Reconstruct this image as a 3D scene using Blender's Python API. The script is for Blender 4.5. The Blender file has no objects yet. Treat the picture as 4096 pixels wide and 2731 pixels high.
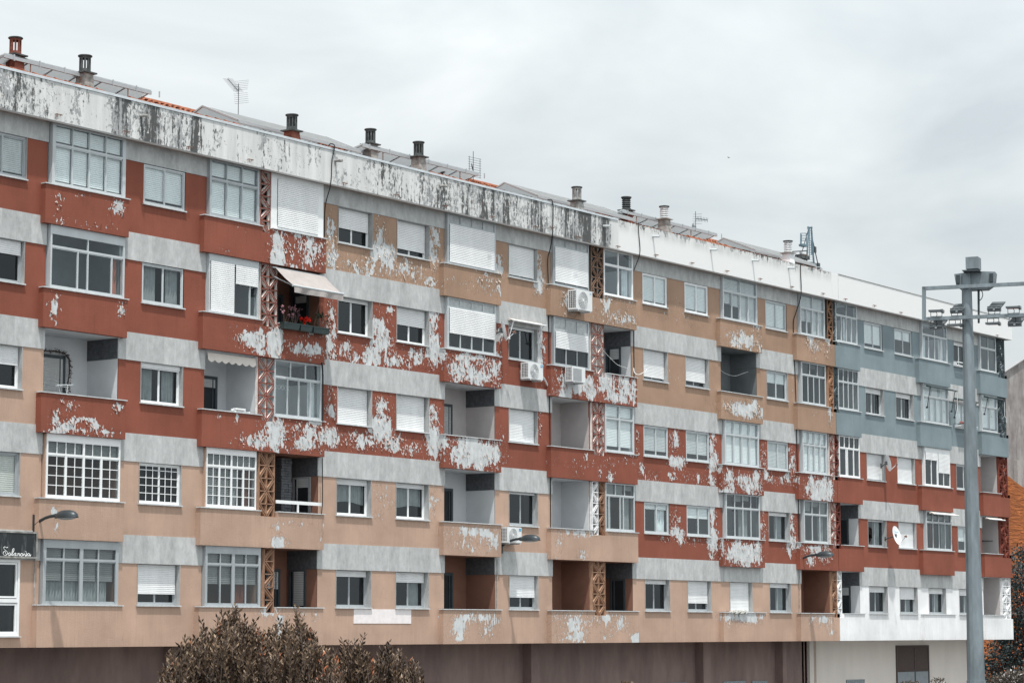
import bpy, math, random
import numpy as np
from mathutils import Vector, Matrix

random.seed(7); np.random.seed(7)
C = bpy.context.scene.collection
SC = bpy.context.scene

# ------------------------------------------------------------------ camera
CF, CP, CT, CR = 9733.8, 0.11876465, 0.62213583, -0.00183714     # focal in photo px, pitch, heading, roll
CAM = Vector((0, -48.5, 4.0))
_F = Vector((math.cos(CT)*math.cos(CP), math.sin(CT)*math.cos(CP), math.sin(CP)))
_R0 = Vector((math.sin(CT), -math.cos(CT), 0)); _U0 = _R0.cross(_F)
_R = _R0*math.cos(CR)+_U0*math.sin(CR); _U = _U0*math.cos(CR)-_R0*math.sin(CR)
cd = bpy.data.cameras.new('camera'); cam = bpy.data.objects.new('camera', cd); C.objects.link(cam)
cd.sensor_width = 36; cd.lens = CF/4096*36; cd.clip_start = 0.5; cd.clip_end = 3000
cam.matrix_world = Matrix(((_R.x,_U.x,-_F.x,CAM.x),(_R.y,_U.y,-_F.y,CAM.y),(_R.z,_U.z,-_F.z,CAM.z),(0,0,0,1)))
SC.camera = cam
def W(px, py, Y=0.0):            # survey helper: a measured sight line met with the plane at distance Y behind the facade
    d = _F*CF+_R*(px-2048)+_U*(1365.5-py); t = (Y-CAM.y)/d.y
    return CAM.x+d.x*t, CAM.z+d.z*t
def WD(px, py, dist):            # same sight line at a distance along the view axis
    d = _F*CF+_R*(px-2048)+_U*(1365.5-py); return CAM+d*(dist/CF)

# ------------------------------------------------------------------ light
SUN = Vector((-0.85, -1.0, 3.75)).normalized()
el = math.asin(SUN.z); az = math.atan2(SUN.x, SUN.y)
w = bpy.data.worlds.new('World'); SC.world = w; w.use_nodes = True
nt = w.node_tree; nt.nodes.clear(); N = nt.nodes.new; L = nt.links.new
out = N('ShaderNodeOutputWorld'); mix = N('ShaderNodeMixShader'); b1 = N('ShaderNodeBackground'); b2 = N('ShaderNodeBackground')
sky = N('ShaderNodeTexSky'); sky.sky_type = 'NISHITA'; sky.sun_disc = False; sky.sun_elevation = el; sky.sun_rotation = az
L(sky.outputs[0], b1.inputs[0]); b1.inputs[1].default_value = 0.09
tc = N('ShaderNodeTexCoord'); mp = N('ShaderNodeMapping'); mp.inputs['Scale'].default_value = (1.0, 1.0, 2.3)
L(tc.outputs['Generated'], mp.inputs[0])
n1 = N('ShaderNodeTexNoise'); n1.inputs['Scale'].default_value = 5.2; n1.inputs['Detail'].default_value = 6; n1.inputs['Roughness'].default_value = .5; n1.inputs['Distortion'].default_value = .35
L(mp.outputs[0], n1.inputs[0])
cr = N('ShaderNodeValToRGB'); cr.color_ramp.elements[0].position = .34; cr.color_ramp.elements[0].color = (.60,.66,.69,1)
cr.color_ramp.elements[1].position = .62; cr.color_ramp.elements[1].color = (.89,.93,.93,1)
L(n1.outputs[0], cr.inputs[0])
# clouds glow brighter towards the sun behind them
dt = N('ShaderNodeVectorMath'); dt.operation = 'DOT_PRODUCT'; dt.inputs[1].default_value = SUN
L(tc.outputs['Generated'], dt.inputs[0])
mr = N('ShaderNodeMapRange'); mr.inputs['From Min'].default_value = -.1; mr.inputs['From Max'].default_value = 1.0
mr.inputs['To Min'].default_value = 0.99; mr.inputs['To Max'].default_value = 1.55; mr.clamp = False
L(dt.outputs['Value'], mr.inputs[0]); mx = N('ShaderNodeMath'); mx.operation = 'MAXIMUM'; mx.inputs[1].default_value = .93; L(mr.outputs[0], mx.inputs[0])
m2 = N('ShaderNodeMapRange'); m2.inputs['From Min'].default_value = -.30; m2.inputs['From Max'].default_value = -.06; m2.inputs['To Min'].default_value = .69; m2.inputs['To Max'].default_value = 1.0
L(dt.outputs['Value'], m2.inputs[0]); m3 = N('ShaderNodeMath'); m3.operation = 'MULTIPLY'; L(mx.outputs[0], m3.inputs[0]); L(m2.outputs[0], m3.inputs[1])
L(cr.outputs[0], b2.inputs[0]); L(m3.outputs[0], b2.inputs[1])
mix.inputs[0].default_value = .93; L(b1.outputs[0], mix.inputs[1]); L(b2.outputs[0], mix.inputs[2]); L(mix.outputs[0], out.inputs[0])
sd = bpy.data.lights.new('sun', 'SUN'); sd.energy = 4.2; sd.angle = math.radians(1.6); sd.color = (1, .96, .91)
so = bpy.data.objects.new('sun', sd); C.objects.link(so); so.rotation_euler = SUN.to_track_quat('Z', 'Y').to_euler()
SC.view_settings.view_transform = 'Standard'; SC.view_settings.look = 'None'; SC.view_settings.exposure = 0.27; SC.view_settings.gamma = 1
SC.cycles.max_bounces = 8; SC.cycles.diffuse_bounces = 4; SC.cycles.transparent_max_bounces = 12

# ------------------------------------------------------------------ helpers
class MB:
    def __init__(s): s.v = []; s.f = []; s.m = []; s.cur = 0
    def quad(s, a, b, c, d):
        n = len(s.v); s.v += [a, b, c, d]; s.f.append((n, n+1, n+2, n+3)); s.m.append(s.cur); return s
    def tri(s, a, b, c):
        n = len(s.v); s.v += [a, b, c]; s.f.append((n, n+1, n+2)); s.m.append(s.cur); return s
    def box(s, x0, x1, y0, y1, z0, z1):
        n = len(s.v); s.v += [(x, y, z) for z in (z0, z1) for y in (y0, y1) for x in (x0, x1)]
        for f in ((0,2,3,1),(4,5,7,6),(0,1,5,4),(2,6,7,3),(0,4,6,2),(1,3,7,5)): s.f.append(tuple(n+i for i in f)); s.m.append(s.cur)
        return s
    def obox(s, c, ax, ay, az):      # oriented box, half axes
        n = len(s.v); c = Vector(c)
        s.v += [tuple(c+ax*i+ay*j+az*k) for k in (-1,1) for j in (-1,1) for i in (-1,1)]
        for f in ((0,2,3,1),(4,5,7,6),(0,1,5,4),(2,6,7,3),(0,4,6,2),(1,3,7,5)): s.f.append(tuple(n+i for i in f)); s.m.append(s.cur)
        return s
    def bar(s, p, q, r, r2=None, n=6):
        p = Vector(p); q = Vector(q); d = (q-p)
        if d.length < 1e-6: return s
        d.normalize(); a = d.orthogonal().normalized(); b = d.cross(a); r2 = r if r2 is None else r2
        k = len(s.v)
        for c, rr in ((p, r), (q, r2)):
            for i in range(n):
                t = 2*math.pi*i/n; s.v.append(tuple(c+a*math.cos(t)*rr+b*math.sin(t)*rr))
        for i in range(n):
            j = (i+1) % n; s.f.append((k+i, k+j, k+n+j, k+n+i)); s.m.append(s.cur)
        s.f.append(tuple(k+i for i in range(n))[::-1]); s.m.append(s.cur); s.f.append(tuple(k+n+i for i in range(n))); s.m.append(s.cur)
        return s
    def tube(s, pts, r, n=6):
        for a, b in zip(pts, pts[1:]): s.bar(a, b, r, r, n)
        return s
    def lathe(s, prof, cx, cy, n=16):  # profile (r, z)
        k = len(s.v)
        for r, z in prof:
            for i in range(n): t = 2*math.pi*i/n; s.v.append((cx+r*math.cos(t), cy+r*math.sin(t), z))
        for a in range(len(prof)-1):
            for i in range(n):
                j = (i+1) % n; s.f.append((k+a*n+i, k+a*n+j, k+(a+1)*n+j, k+(a+1)*n+i)); s.m.append(s.cur)
        return s
    def grid(s, x0, x1, z0, z1, y, holes=(), step=.16):
        def cuts(a, b, ex):
            n = max(1, int(math.ceil((b-a)/step))); c = {round(a+(b-a)*i/n, 4) for i in range(n+1)}
            ex = {round(e, 4) for e in ex if a < e < b}
            c = {t for t in c if t in (round(a,4), round(b,4)) or all(abs(t-e) > .03 for e in ex)} | ex
            return sorted(c)
        xs = cuts(x0, x1, [h[0] for h in holes]+[h[1] for h in holes]); zs = cuts(z0, z1, [h[2] for h in holes]+[h[3] for h in holes])
        k = len(s.v); nx = len(xs)
        for z in zs:
            for x in xs: s.v.append((x, y, z))
        for j in range(len(zs)-1):
            for i in range(nx-1):
                mx_, mz_ = (xs[i]+xs[i+1])/2, (zs[j]+zs[j+1])/2
                if any(h[0] < mx_ < h[1] and h[2] < mz_ < h[3] for h in holes): continue
                s.f.append((k+j*nx+i, k+j*nx+i+1, k+(j+1)*nx+i+1, k+(j+1)*nx+i)); s.m.append(s.cur)
        return s
    def build(s, name, mats, parent=None, smooth=False, attr=None, label=None):
        me = bpy.data.meshes.new(name); me.from_pydata(s.v, [], s.f)
        if not isinstance(mats, (list, tuple)): mats = [mats]
        for m in mats: me.materials.append(m)
        if len(mats) > 1: me.polygons.foreach_set('material_index', s.m)
        if smooth: me.polygons.foreach_set('use_smooth', [True]*len(s.f))
        if attr:
            A = np.array(s.v, dtype=np.float64); val = attr(A)
            if isinstance(val, tuple):
                b_ = me.attributes.new('drip', 'FLOAT', 'POINT'); b_.data.foreach_set('value', val[1].astype(np.float32)); val = val[0]
            a = me.attributes.new('wear', 'FLOAT', 'POINT'); a.data.foreach_set('value', val.astype(np.float32))
        me.update(); o = bpy.data.objects.new(name, me); C.objects.link(o)
        if parent: o.parent = parent
        if label: o['label'] = label
        return o
def tag(o, label, cat=None, group=None, kind=None):
    if label: o['label'] = label
    if cat: o['category'] = cat
    if group: o['group'] = group
    if kind: o['kind'] = kind
    return o
def thing(name, loc, label, cat, group=None):
    o = bpy.data.objects.new(name, None); C.objects.link(o); o.location = loc; o.empty_display_size = .2
    return tag(o, label, cat, group)
def under(o, t):                 # parent a mesh written in world coordinates to a moved empty
    o.parent = t; o.matrix_parent_inverse = Matrix.Translation(t.location).inverted(); return o

# ------------------------------------------------------------------ materials
def newmat(name):
    m = bpy.data.materials.new(name); m.use_nodes = True; nt = m.node_tree
    return m, nt, nt.nodes['Principled BSDF']
def nd(nt, t, **k):
    n = nt.nodes.new(t)
    for a, b in k.items(): setattr(n, a, b)
    return n
def pos(nt, scale=(1,1,1)):
    g = nd(nt, 'ShaderNodeNewGeometry'); m = nd(nt, 'ShaderNodeMapping'); m.inputs['Scale'].default_value = scale
    nt.links.new(g.outputs['Position'], m.inputs[0]); return m.outputs[0]
def noise(nt, vec, scale, detail=5, rough=.55, dist=0):
    n = nd(nt, 'ShaderNodeTexNoise'); n.inputs['Scale'].default_value = scale; n.inputs['Detail'].default_value = detail
    n.inputs['Roughness'].default_value = rough; n.inputs['Distortion'].default_value = dist
    nt.links.new(vec, n.inputs[0]); return n.outputs[0]
def rng(nt, v, a, b, c, d, clamp=True):
    n = nd(nt, 'ShaderNodeMapRange'); n.clamp = clamp
    for i, x in enumerate((a, b, c, d)): n.inputs[i+1].default_value = x
    nt.links.new(v, n.inputs[0]); return n.outputs[0]
def mth(nt, op, a, b):
    n = nd(nt, 'ShaderNodeMath', operation=op)
    for i, x in enumerate((a, b)):
        if isinstance(x, (int, float)): n.inputs[i].default_value = x
        else: nt.links.new(x, n.inputs[i])
    return n.outputs[0]
def mixc(nt, f, a, b, mode='MIX'):
    n = nd(nt, 'ShaderNodeMix', data_type='RGBA', blend_type=mode)
    for i, x in ((0, f), (6, a), (7, b)):
        if isinstance(x, (int, float)): n.inputs[i].default_value = x
        elif isinstance(x, tuple): n.inputs[i].default_value = x+(1,) if len(x) == 3 else x
        else: nt.links.new(x, n.inputs[i])
    return n.outputs[2]
def bump(nt, p, h, dist, strength=1):
    b = nd(nt, 'ShaderNodeBump'); b.inputs['Distance'].default_value = dist; b.inputs['Strength'].default_value = strength
    nt.links.new(h, b.inputs['Height']); nt.links.new(b.outputs[0], p.inputs['Normal']); return b
def simple(name, col, rough=.6, metal=0, var=.12, scale=6, spec=.3, streak=False):
    m, nt, p = newmat(name)
    v = pos(nt, (1,1,.25) if streak else (1,1,1)); n = noise(nt, v, scale, 5, .6)
    f = rng(nt, n, .3, .7, 1-var, 1+var)
    c = mixc(nt, 1.0, tuple(col), f, 'MULTIPLY'); nt.links.new(c, p.inputs['Base Color'])
    p.inputs['Roughness'].default_value = rough; p.inputs['Metallic'].default_value = metal; p.inputs['Specular IOR Level'].default_value = spec
    return m
def paint(name, col, under=(.515,.535,.545), cracked=True):
    m, nt, p = newmat(name); lk = nt.links.new
    v = pos(nt, (1,1,.55))
    a = nd(nt, 'ShaderNodeAttribute', attribute_name='wear')
    n1 = rng(nt, noise(nt, v, 3.0, 8, .60, .6), .30, .70, 0, 1, False)
    n2 = rng(nt, noise(nt, v, 8.5, 4, .5, 1.0), .30, .70, 0, 1, False)
    wp = nd(nt, 'ShaderNodeTexNoise'); wp.inputs['Scale'].default_value = 9; nt.links.new(v, wp.inputs[0]); wa = nd(nt, 'ShaderNodeVectorMath', operation='MULTIPLY_ADD'); wa.inputs[1].default_value = (.10,.10,.10)
    nt.links.new(wp.outputs['Color'], wa.inputs[0]); nt.links.new(v, wa.inputs[2])
    vo = nd(nt, 'ShaderNodeTexVoronoi'); vo.inputs['Scale'].default_value = 11; nt.links.new(wa.outputs[0], vo.inputs['Vector']); sc_ = nd(nt, 'ShaderNodeSeparateColor'); nt.links.new(vo.outputs['Color'], sc_.inputs[0])
    ve = nd(nt, 'ShaderNodeTexVoronoi', feature='DISTANCE_TO_EDGE'); ve.inputs['Scale'].default_value = 5.5; nt.links.new(wa.outputs[0], ve.inputs['Vector'])
    nn = mth(nt, 'ADD', mth(nt, 'MULTIPLY', n1, .66), mth(nt, 'ADD', mth(nt, 'MULTIPLY', n2, .14), mth(nt, 'MULTIPLY', sc_.outputs[0], .20)))
    mask = rng(nt, mth(nt, 'SUBTRACT', a.outputs['Fac'], nn), -.006, .006, 0, 1)
    # specks lost here and there
    sp = rng(nt, noise(nt, v, 16, 3, .5, .3), .25, .75, 0, 1, False)
    spm = rng(nt, mth(nt, 'SUBTRACT', mth(nt, 'MULTIPLY', a.outputs['Fac'], .5), sp), -.085, -.075, 0, 1)
    if cracked: mask = mth(nt, 'MAXIMUM', mask, mth(nt, 'MULTIPLY', spm, rng(nt, a.outputs['Fac'], .02, .08, 0, 1)))
    big = rng(nt, noise(nt, pos(nt), .55, 6, .62), .3, .7, .82, 1.12)
    st = rng(nt, noise(nt, pos(nt, (2.6,2.6,.22)), 1.2, 6, .6), .35, .75, 1.02, .95)
    fine = rng(nt, noise(nt, pos(nt), 38, 3, .6), .3, .7, .95, 1.05)
    c = mixc(nt, 1.0, tuple(col), mth(nt, 'MULTIPLY', mth(nt, 'MULTIPLY', big, st), fine), 'MULTIPLY')
    run = rng(nt, noise(nt, pos(nt, (5,5,.14)), 2.2, 3, .6), .66, .80, 0, .22)      # pale washed-out runs
    c = mixc(nt, run, c, tuple(min(1, x*1.0+.10) for x in col))
    u = mixc(nt, rng(nt, noise(nt, v, 5, 6, .6), .35, .65, 0, 1), tuple(x*.84 for x in under), tuple(min(.85, x*1.14) for x in under))
    dp = nd(nt, 'ShaderNodeAttribute', attribute_name='drip'); dn = rng(nt, noise(nt, pos(nt, (6,6,.35)), 2.4, 6, .68), .38, .66, 0, 1)
    c = mixc(nt, mth(nt, 'MULTIPLY', mth(nt, 'MULTIPLY', dp.outputs['Fac'], dn), .42), c, tuple(x*.45+.012 for x in col))
    dr_ = rng(nt, noise(nt, pos(nt, (3.5,3.5,.16)), 2.6, 5, .65), .60, .74, 1, .84); c = mixc(nt, 1.0, c, dr_, 'MULTIPLY')      # dirty rain runs
    ck = mth(nt, 'MULTIPLY', rng(nt, ve.outputs['Distance'], .010, .024, 1, 0), rng(nt, mth(nt, 'ADD', a.outputs['Fac'], mth(nt, 'MULTIPLY', rng(nt, noise(nt, pos(nt), .9, 3, .5), .45, .65, 0, 1, True), .10)), .07, .20, 0, .55))
    if cracked: c = mixc(nt, ck, c, tuple(x*.35 for x in col))
    c = mixc(nt, mask, c, u); lk(c, p.inputs['Base Color']); p.inputs['Roughness'].default_value = .88; p.inputs['Specular IOR Level'].default_value = .15
    h = mth(nt, 'ADD', mth(nt, 'MULTIPLY', mth(nt, 'SUBTRACT', 1.0, mask), .9), mth(nt, 'MULTIPLY', noise(nt, pos(nt), 30, 4, .6), .30))
    bump(nt, p, h, .022, .9); return m
def stone(name, k=1.0):
    m, nt, p = newmat(name); lk = nt.links.new
    g = nd(nt, 'ShaderNodeNewGeometry'); sx = nd(nt, 'ShaderNodeSeparateXYZ'); lk(g.outputs['Position'], sx.inputs[0])
    fl = mth(nt, 'FLOOR', mth(nt, 'DIVIDE', mth(nt, 'ADD', sx.outputs[0], mth(nt, 'MULTIPLY', sx.outputs[1], 1.0)), .52), 0)
    wn = nd(nt, 'ShaderNodeTexWhiteNoise', noise_dimensions='2D'); cb = nd(nt, 'ShaderNodeCombineXYZ'); lk(fl, cb.inputs[0])
    lk(mth(nt, 'FLOOR', mth(nt, 'DIVIDE', mth(nt, 'ADD', sx.outputs[2], .35), 2.85), 0), cb.inputs[1]); lk(cb.outputs[0], wn.inputs[0])
    pv = rng(nt, wn.outputs['Value'], 0, 1, .90, 1.06)
    cl = rng(nt, noise(nt, pos(nt, (1,1,.5)), 4.2, 9, .74), .3, .7, .74, 1.20)
    st = rng(nt, noise(nt, pos(nt, (2,2,.35)), 1.6, 6, .6), .35, .7, 1.04, .92)
    vn = rng(nt, noise(nt, pos(nt, (1.6,1.6,.8)), 2.2, 8, .72, 2.2), .492, .506, 0, 1)
    vn2 = mth(nt, 'MULTIPLY', vn, rng(nt, noise(nt, pos(nt, (1.6,1.6,.8)), 2.2, 8, .72, 2.2), .506, .520, 1, 0))
    f = mth(nt, 'MULTIPLY', mth(nt, 'MULTIPLY', pv, cl), st)
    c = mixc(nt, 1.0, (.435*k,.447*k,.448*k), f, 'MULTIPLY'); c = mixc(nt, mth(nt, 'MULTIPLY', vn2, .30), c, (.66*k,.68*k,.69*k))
    fr = mth(nt, 'FRACT', mth(nt, 'DIVIDE', mth(nt, 'ADD', sx.outputs[0], sx.outputs[1]), .52), 0)
    jt = mth(nt, 'LESS_THAN', fr, .018); c = mixc(nt, mth(nt, 'MULTIPLY', jt, .25), c, (.20,.21,.21))
    lk(c, p.inputs['Base Color']); p.inputs['Roughness'].default_value = .7; p.inputs['Specular IOR Level'].default_value = .25
    bump(nt, p, noise(nt, pos(nt), 25, 4, .6), .004, .5); return m
def parapet_mat():
    m, nt, p = newmat('weathered_parapet_paint'); lk = nt.links.new
    a = nd(nt, 'ShaderNodeAttribute', attribute_name='wear'); fac = a.outputs['Fac']
    v = pos(nt, (1,1,.5)); n1 = rng(nt, noise(nt, v, 2.4, 9, .7, .4), .30, .70, 0, 1, False)
    vs = pos(nt, (2.8,2.8,.30)); n2 = rng(nt, noise(nt, vs, 2.2, 8, .70, .2), .30, .70, 0, 1, False)
    n3 = rng(nt, noise(nt, pos(nt, (1,1,.7)), 11, 6, .65, .6), .30, .70, 0, 1, False)
    nn = mth(nt, 'ADD', mth(nt, 'MULTIPLY', n1, .55), mth(nt, 'MULTIPLY', n3, .45))
    gm = rng(nt, mth(nt, 'SUBTRACT', fac, nn), -.012, .02, 0, 1)
    s2 = mth(nt, 'ADD', mth(nt, 'MULTIPLY', n2, .68), mth(nt, 'MULTIPLY', n3, .32))
    bm = rng(nt, mth(nt, 'SUBTRACT', mth(nt, 'MULTIPLY', fac, .89), s2), -.03, .10, 0, 1)
    base = mixc(nt, rng(nt, noise(nt, vs, 1.5, 5, .6), .3, .7, 0, 1), (.50,.515,.51), (.67,.68,.675))
    # clean stretches stay white
    base = mixc(nt, rng(nt, fac, 0.0, .25, 1, 0), base, (.71,.72,.72))
    c = mixc(nt, gm, base, mixc(nt, n1, (.27,.28,.285), (.44,.45,.455)))
    c = mixc(nt, mth(nt, 'MULTIPLY', bm, .95), c, (.075,.078,.078))
    li = rng(nt, noise(nt, pos(nt), 13, 4, .6, .5), .66, .70, 0, 1); li = mth(nt, 'MULTIPLY', li, rng(nt, fac, .25, .5, 0, 1))
    c = mixc(nt, mth(nt, 'MULTIPLY', li, .8), c, (.24,.10,.05))
    lk(c, p.inputs['Base Color']); p.inputs['Roughness'].default_value = .9; p.inputs['Specular IOR Level'].default_value = .1
    bump(nt, p, mth(nt, 'SUBTRACT', noise(nt, pos(nt), 22, 5, .6), mth(nt, 'MULTIPLY', gm, .6)), .008, .7); return m
def poly_mat():
    m, nt, p = newmat('weathered_polycarbonate'); lk = nt.links.new
    f = rng(nt, noise(nt, pos(nt), 2.5, 5, .6), .3, .7, .85, 1.1); c = mixc(nt, 1.0, (.30,.315,.32), f, 'MULTIPLY'); lk(c, p.inputs['Base Color']); p.inputs['Roughness'].default_value = .5
    t = nd(nt, 'ShaderNodeBsdfTranslucent'); t.inputs[0].default_value = (.78,.82,.84,1); mx = nd(nt, 'ShaderNodeMixShader'); mx.inputs[0].default_value = .5
    lk(p.outputs[0], mx.inputs[1]); lk(t.outputs[0], mx.inputs[2]); lk(mx.outputs[0], nt.nodes['Material Output'].inputs[0]); return m
def glass_mat(name, tint=.8, boost=1.6):
    m, nt, p = newmat(name); nt.nodes.remove(p); lk = nt.links.new; o = nt.nodes['Material Output']
    t = nd(nt, 'ShaderNodeBsdfTransparent'); t.inputs[0].default_value = (tint*.95, tint, tint*1.0, 1)
    g = nd(nt, 'ShaderNodeBsdfGlossy'); g.inputs['Roughness'].default_value = .04; g.inputs[0].default_value = (.85,.92,.97,1)
    fr = nd(nt, 'ShaderNodeFresnel'); fr.inputs[0].default_value = 1.5
    bp = nd(nt, 'ShaderNodeBump'); bp.inputs['Distance'].default_value = .02; bp.inputs['Strength'].default_value = .08
    lk(noise(nt, pos(nt), 1.3, 2, .5), bp.inputs['Height']); lk(bp.outputs[0], g.inputs['Normal'])
    mx = nd(nt, 'ShaderNodeMixShader'); gb = nd(nt, 'ShaderNodeNewGeometry'); ff = nd(nt, 'ShaderNodeMix'); lk(gb.outputs['Backfacing'], ff.inputs[0]); lk(mth(nt, 'MULTIPLY', fr.outputs[0], boost), ff.inputs[2]); ff.inputs[3].default_value = .08
    lk(ff.outputs[0], mx.inputs[0]); lk(t.outputs[0], mx.inputs[1]); lk(g.outputs[0], mx.inputs[2])
    lk(mx.outputs[0], o.inputs[0]); return m
def leaf_mat(name, cols, trans=.0):
    m, nt, p = newmat(name); lk = nt.links.new
    a = nd(nt, 'ShaderNodeAttribute', attribute_name='wear')
    r = nd(nt, 'ShaderNodeValToRGB'); el_ = r.color_ramp.elements
    while len(el_) < len(cols): el_.new(.5)
    for i, (t, c) in enumerate(cols): el_[i].position = t; el_[i].color = c+(1,)
    lk(a.outputs['Fac'], r.inputs[0]); lk(r.outputs[0], p.inputs['Base Color']); p.inputs['Roughness'].default_value = .5; p.inputs['Specular IOR Level'].default_value = .28
    return m
M = {}
M['R'] = paint('brick_red_paint', (.238,.080,.054)); M['O'] = paint('ochre_paint', (.352,.235,.168)); M['T'] = paint('salmon_tan_paint', (.440,.306,.236))
M['B'] = paint('blue_grey_paint', (.205,.258,.280), cracked=False); M['W'] = paint('fresh_white_paint', (.74,.75,.76), cracked=False)
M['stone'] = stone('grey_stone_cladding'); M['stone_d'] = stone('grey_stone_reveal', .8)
M['parapet'] = parapet_mat()
M['soffit'] = simple('dirty_soffit_plaster', (.30,.24,.21), .9, var=.3, scale=5)
M['alu'] = simple('anodised_aluminium', (.37,.40,.42), .42, .25, .08, 3, streak=True)
M['alu2'] = simple('pale_aluminium', (.48,.515,.535), .45, .1, .06, 3, streak=True)
M['white'] = simple('white_window_frame', (.74,.76,.77), .4, 0, .05, 4)
M['shut'] = simple('white_shutter_slats', (.72,.735,.745), .45, 0, .07, 2.2, streak=True)
M['shut_g'] = simple('dusty_grey_shutter_slats', (.50,.51,.515), .55, 0, .12, 3, streak=True)
M['shut_b'] = simple('beige_blind', (.55,.53,.50), .6, 0, .08, 4)
M['glass'] = glass_mat('window_glass', .57, 1.0); M['glass_c'] = glass_mat('clear_window_glass', .96, 1.3); M['glass_d'] = glass_mat('dark_window_glass', .38, .9)
M['frost'] = simple('frosted_panel', (.42,.45,.46), .5, 0, .2, 7)
M['curtain'] = simple('net_curtain', (.62,.66,.68), .9, 0, .15, 5)
M['curtain_r'] = simple('rust_curtain', (.33,.12,.08), .9, 0, .15, 5)
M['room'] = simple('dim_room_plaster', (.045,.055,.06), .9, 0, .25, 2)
M['coping'] = simple('stone_coping', (.50,.52,.53), .7, 0, .2, 8)
M['wallw'] = simple('loggia_white_plaster', (.62,.64,.66), .9, 0, .05, 2); M['wallp'] = simple('loggia_pinkish_plaster', (.50,.47,.465), .9, 0, .08, 2)
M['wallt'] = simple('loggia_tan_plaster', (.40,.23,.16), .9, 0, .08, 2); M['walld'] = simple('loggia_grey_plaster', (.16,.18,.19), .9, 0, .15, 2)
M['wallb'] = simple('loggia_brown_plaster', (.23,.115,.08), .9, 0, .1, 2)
M['dark'] = simple('dark_opening', (.018,.022,.026), .5, 0, .2, 3); M['ddoor'] = simple('dark_door_frame', (.06,.075,.085), .5, 0, .2, 3)
M['slate'] = simple('dark_slate', (.09,.095,.105), .8, 0, .3, 9)
M['tile'] = simple('terracotta_roof_tile', (.27,.105,.062), .85, 0, .45, 9, .15)
M['poly'] = poly_mat(); M['rust'] = simple('rusty_steel', (.22,.12,.09), .8, .2, .4, 12)
M['zinc'] = simple('galvanised_steel', (.185,.220,.240), .55, .3, .32, 4, streak=True); M['zinc_l'] = simple('bright_galvanised_flashing', (.60,.64,.67), .4, .5, .12, 3)
M['black'] = simple('black_cable_rubber', (.012,.014,.016), .6, 0, .2, 5); M['conc'] = simple('dirty_concrete', (.27,.27,.26), .9, 0, .5, 5, .1)
M['conc_d'] = simple('sooty_concrete', (.075,.082,.085), .9, 0, .5, 6, .1)
M['redch'] = simple('faded_red_chimney_render', (.17,.065,.048), .9, 0, .4, 5, .1)
M['brown'] = None
M['lamp'] = simple('dark_grey_lamp_paint', (.045,.055,.062), .4, .3, .15, 5); M['lens'] = simple('lamp_lens', (.30,.33,.35), .15, 0, .05, 5, .6)
M['acw'] = simple('air_conditioner_enamel', (.66,.68,.69), .4, 0, .06, 4); M['acfan'] = simple('fan_grille_grey', (.36,.38,.39), .45, .3, .1, 5)
M['acblue'] = simple('blue_sticker', (.10,.34,.52), .4, 0, .05, 5)
M['awn'] = simple('grey_beige_awning_canvas', (.33,.305,.295), .9, 0, .10, 3); M['awn_g'] = simple('dark_green_awning_canvas', (.02,.05,.055), .7, 0, .15, 3)
M['awn_w'] = simple('cream_awning_canvas', (.60,.56,.52), .9, 0, .1, 3)

def basewall():
    m, nt, p = newmat('brown_ground_floor_render')
    c = mixc(nt, rng(nt, noise(nt, pos(nt, (1,1,.4)), 1.1, 7, .65), .3, .7, 0, 1), (.150,.105,.095), (.225,.165,.148))
    st = rng(nt, noise(nt, pos(nt, (1.5,1.5,.35)), 1.5, 7, .7), .35, .7, 1.08, .80)
    c = mixc(nt, 1.0, c, st, 'MULTIPLY'); nt.links.new(c, p.inputs['Base Color']); p.inputs['Roughness'].default_value = .9
    bump(nt, p, noise(nt, pos(nt), 28, 4, .6), .006, .6); return m
M['brown'] = basewall(); M['cream'] = simple('cream_ground_floor_render', (.60,.56,.52), .9, 0, .06, 1.2, streak=True)

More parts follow.
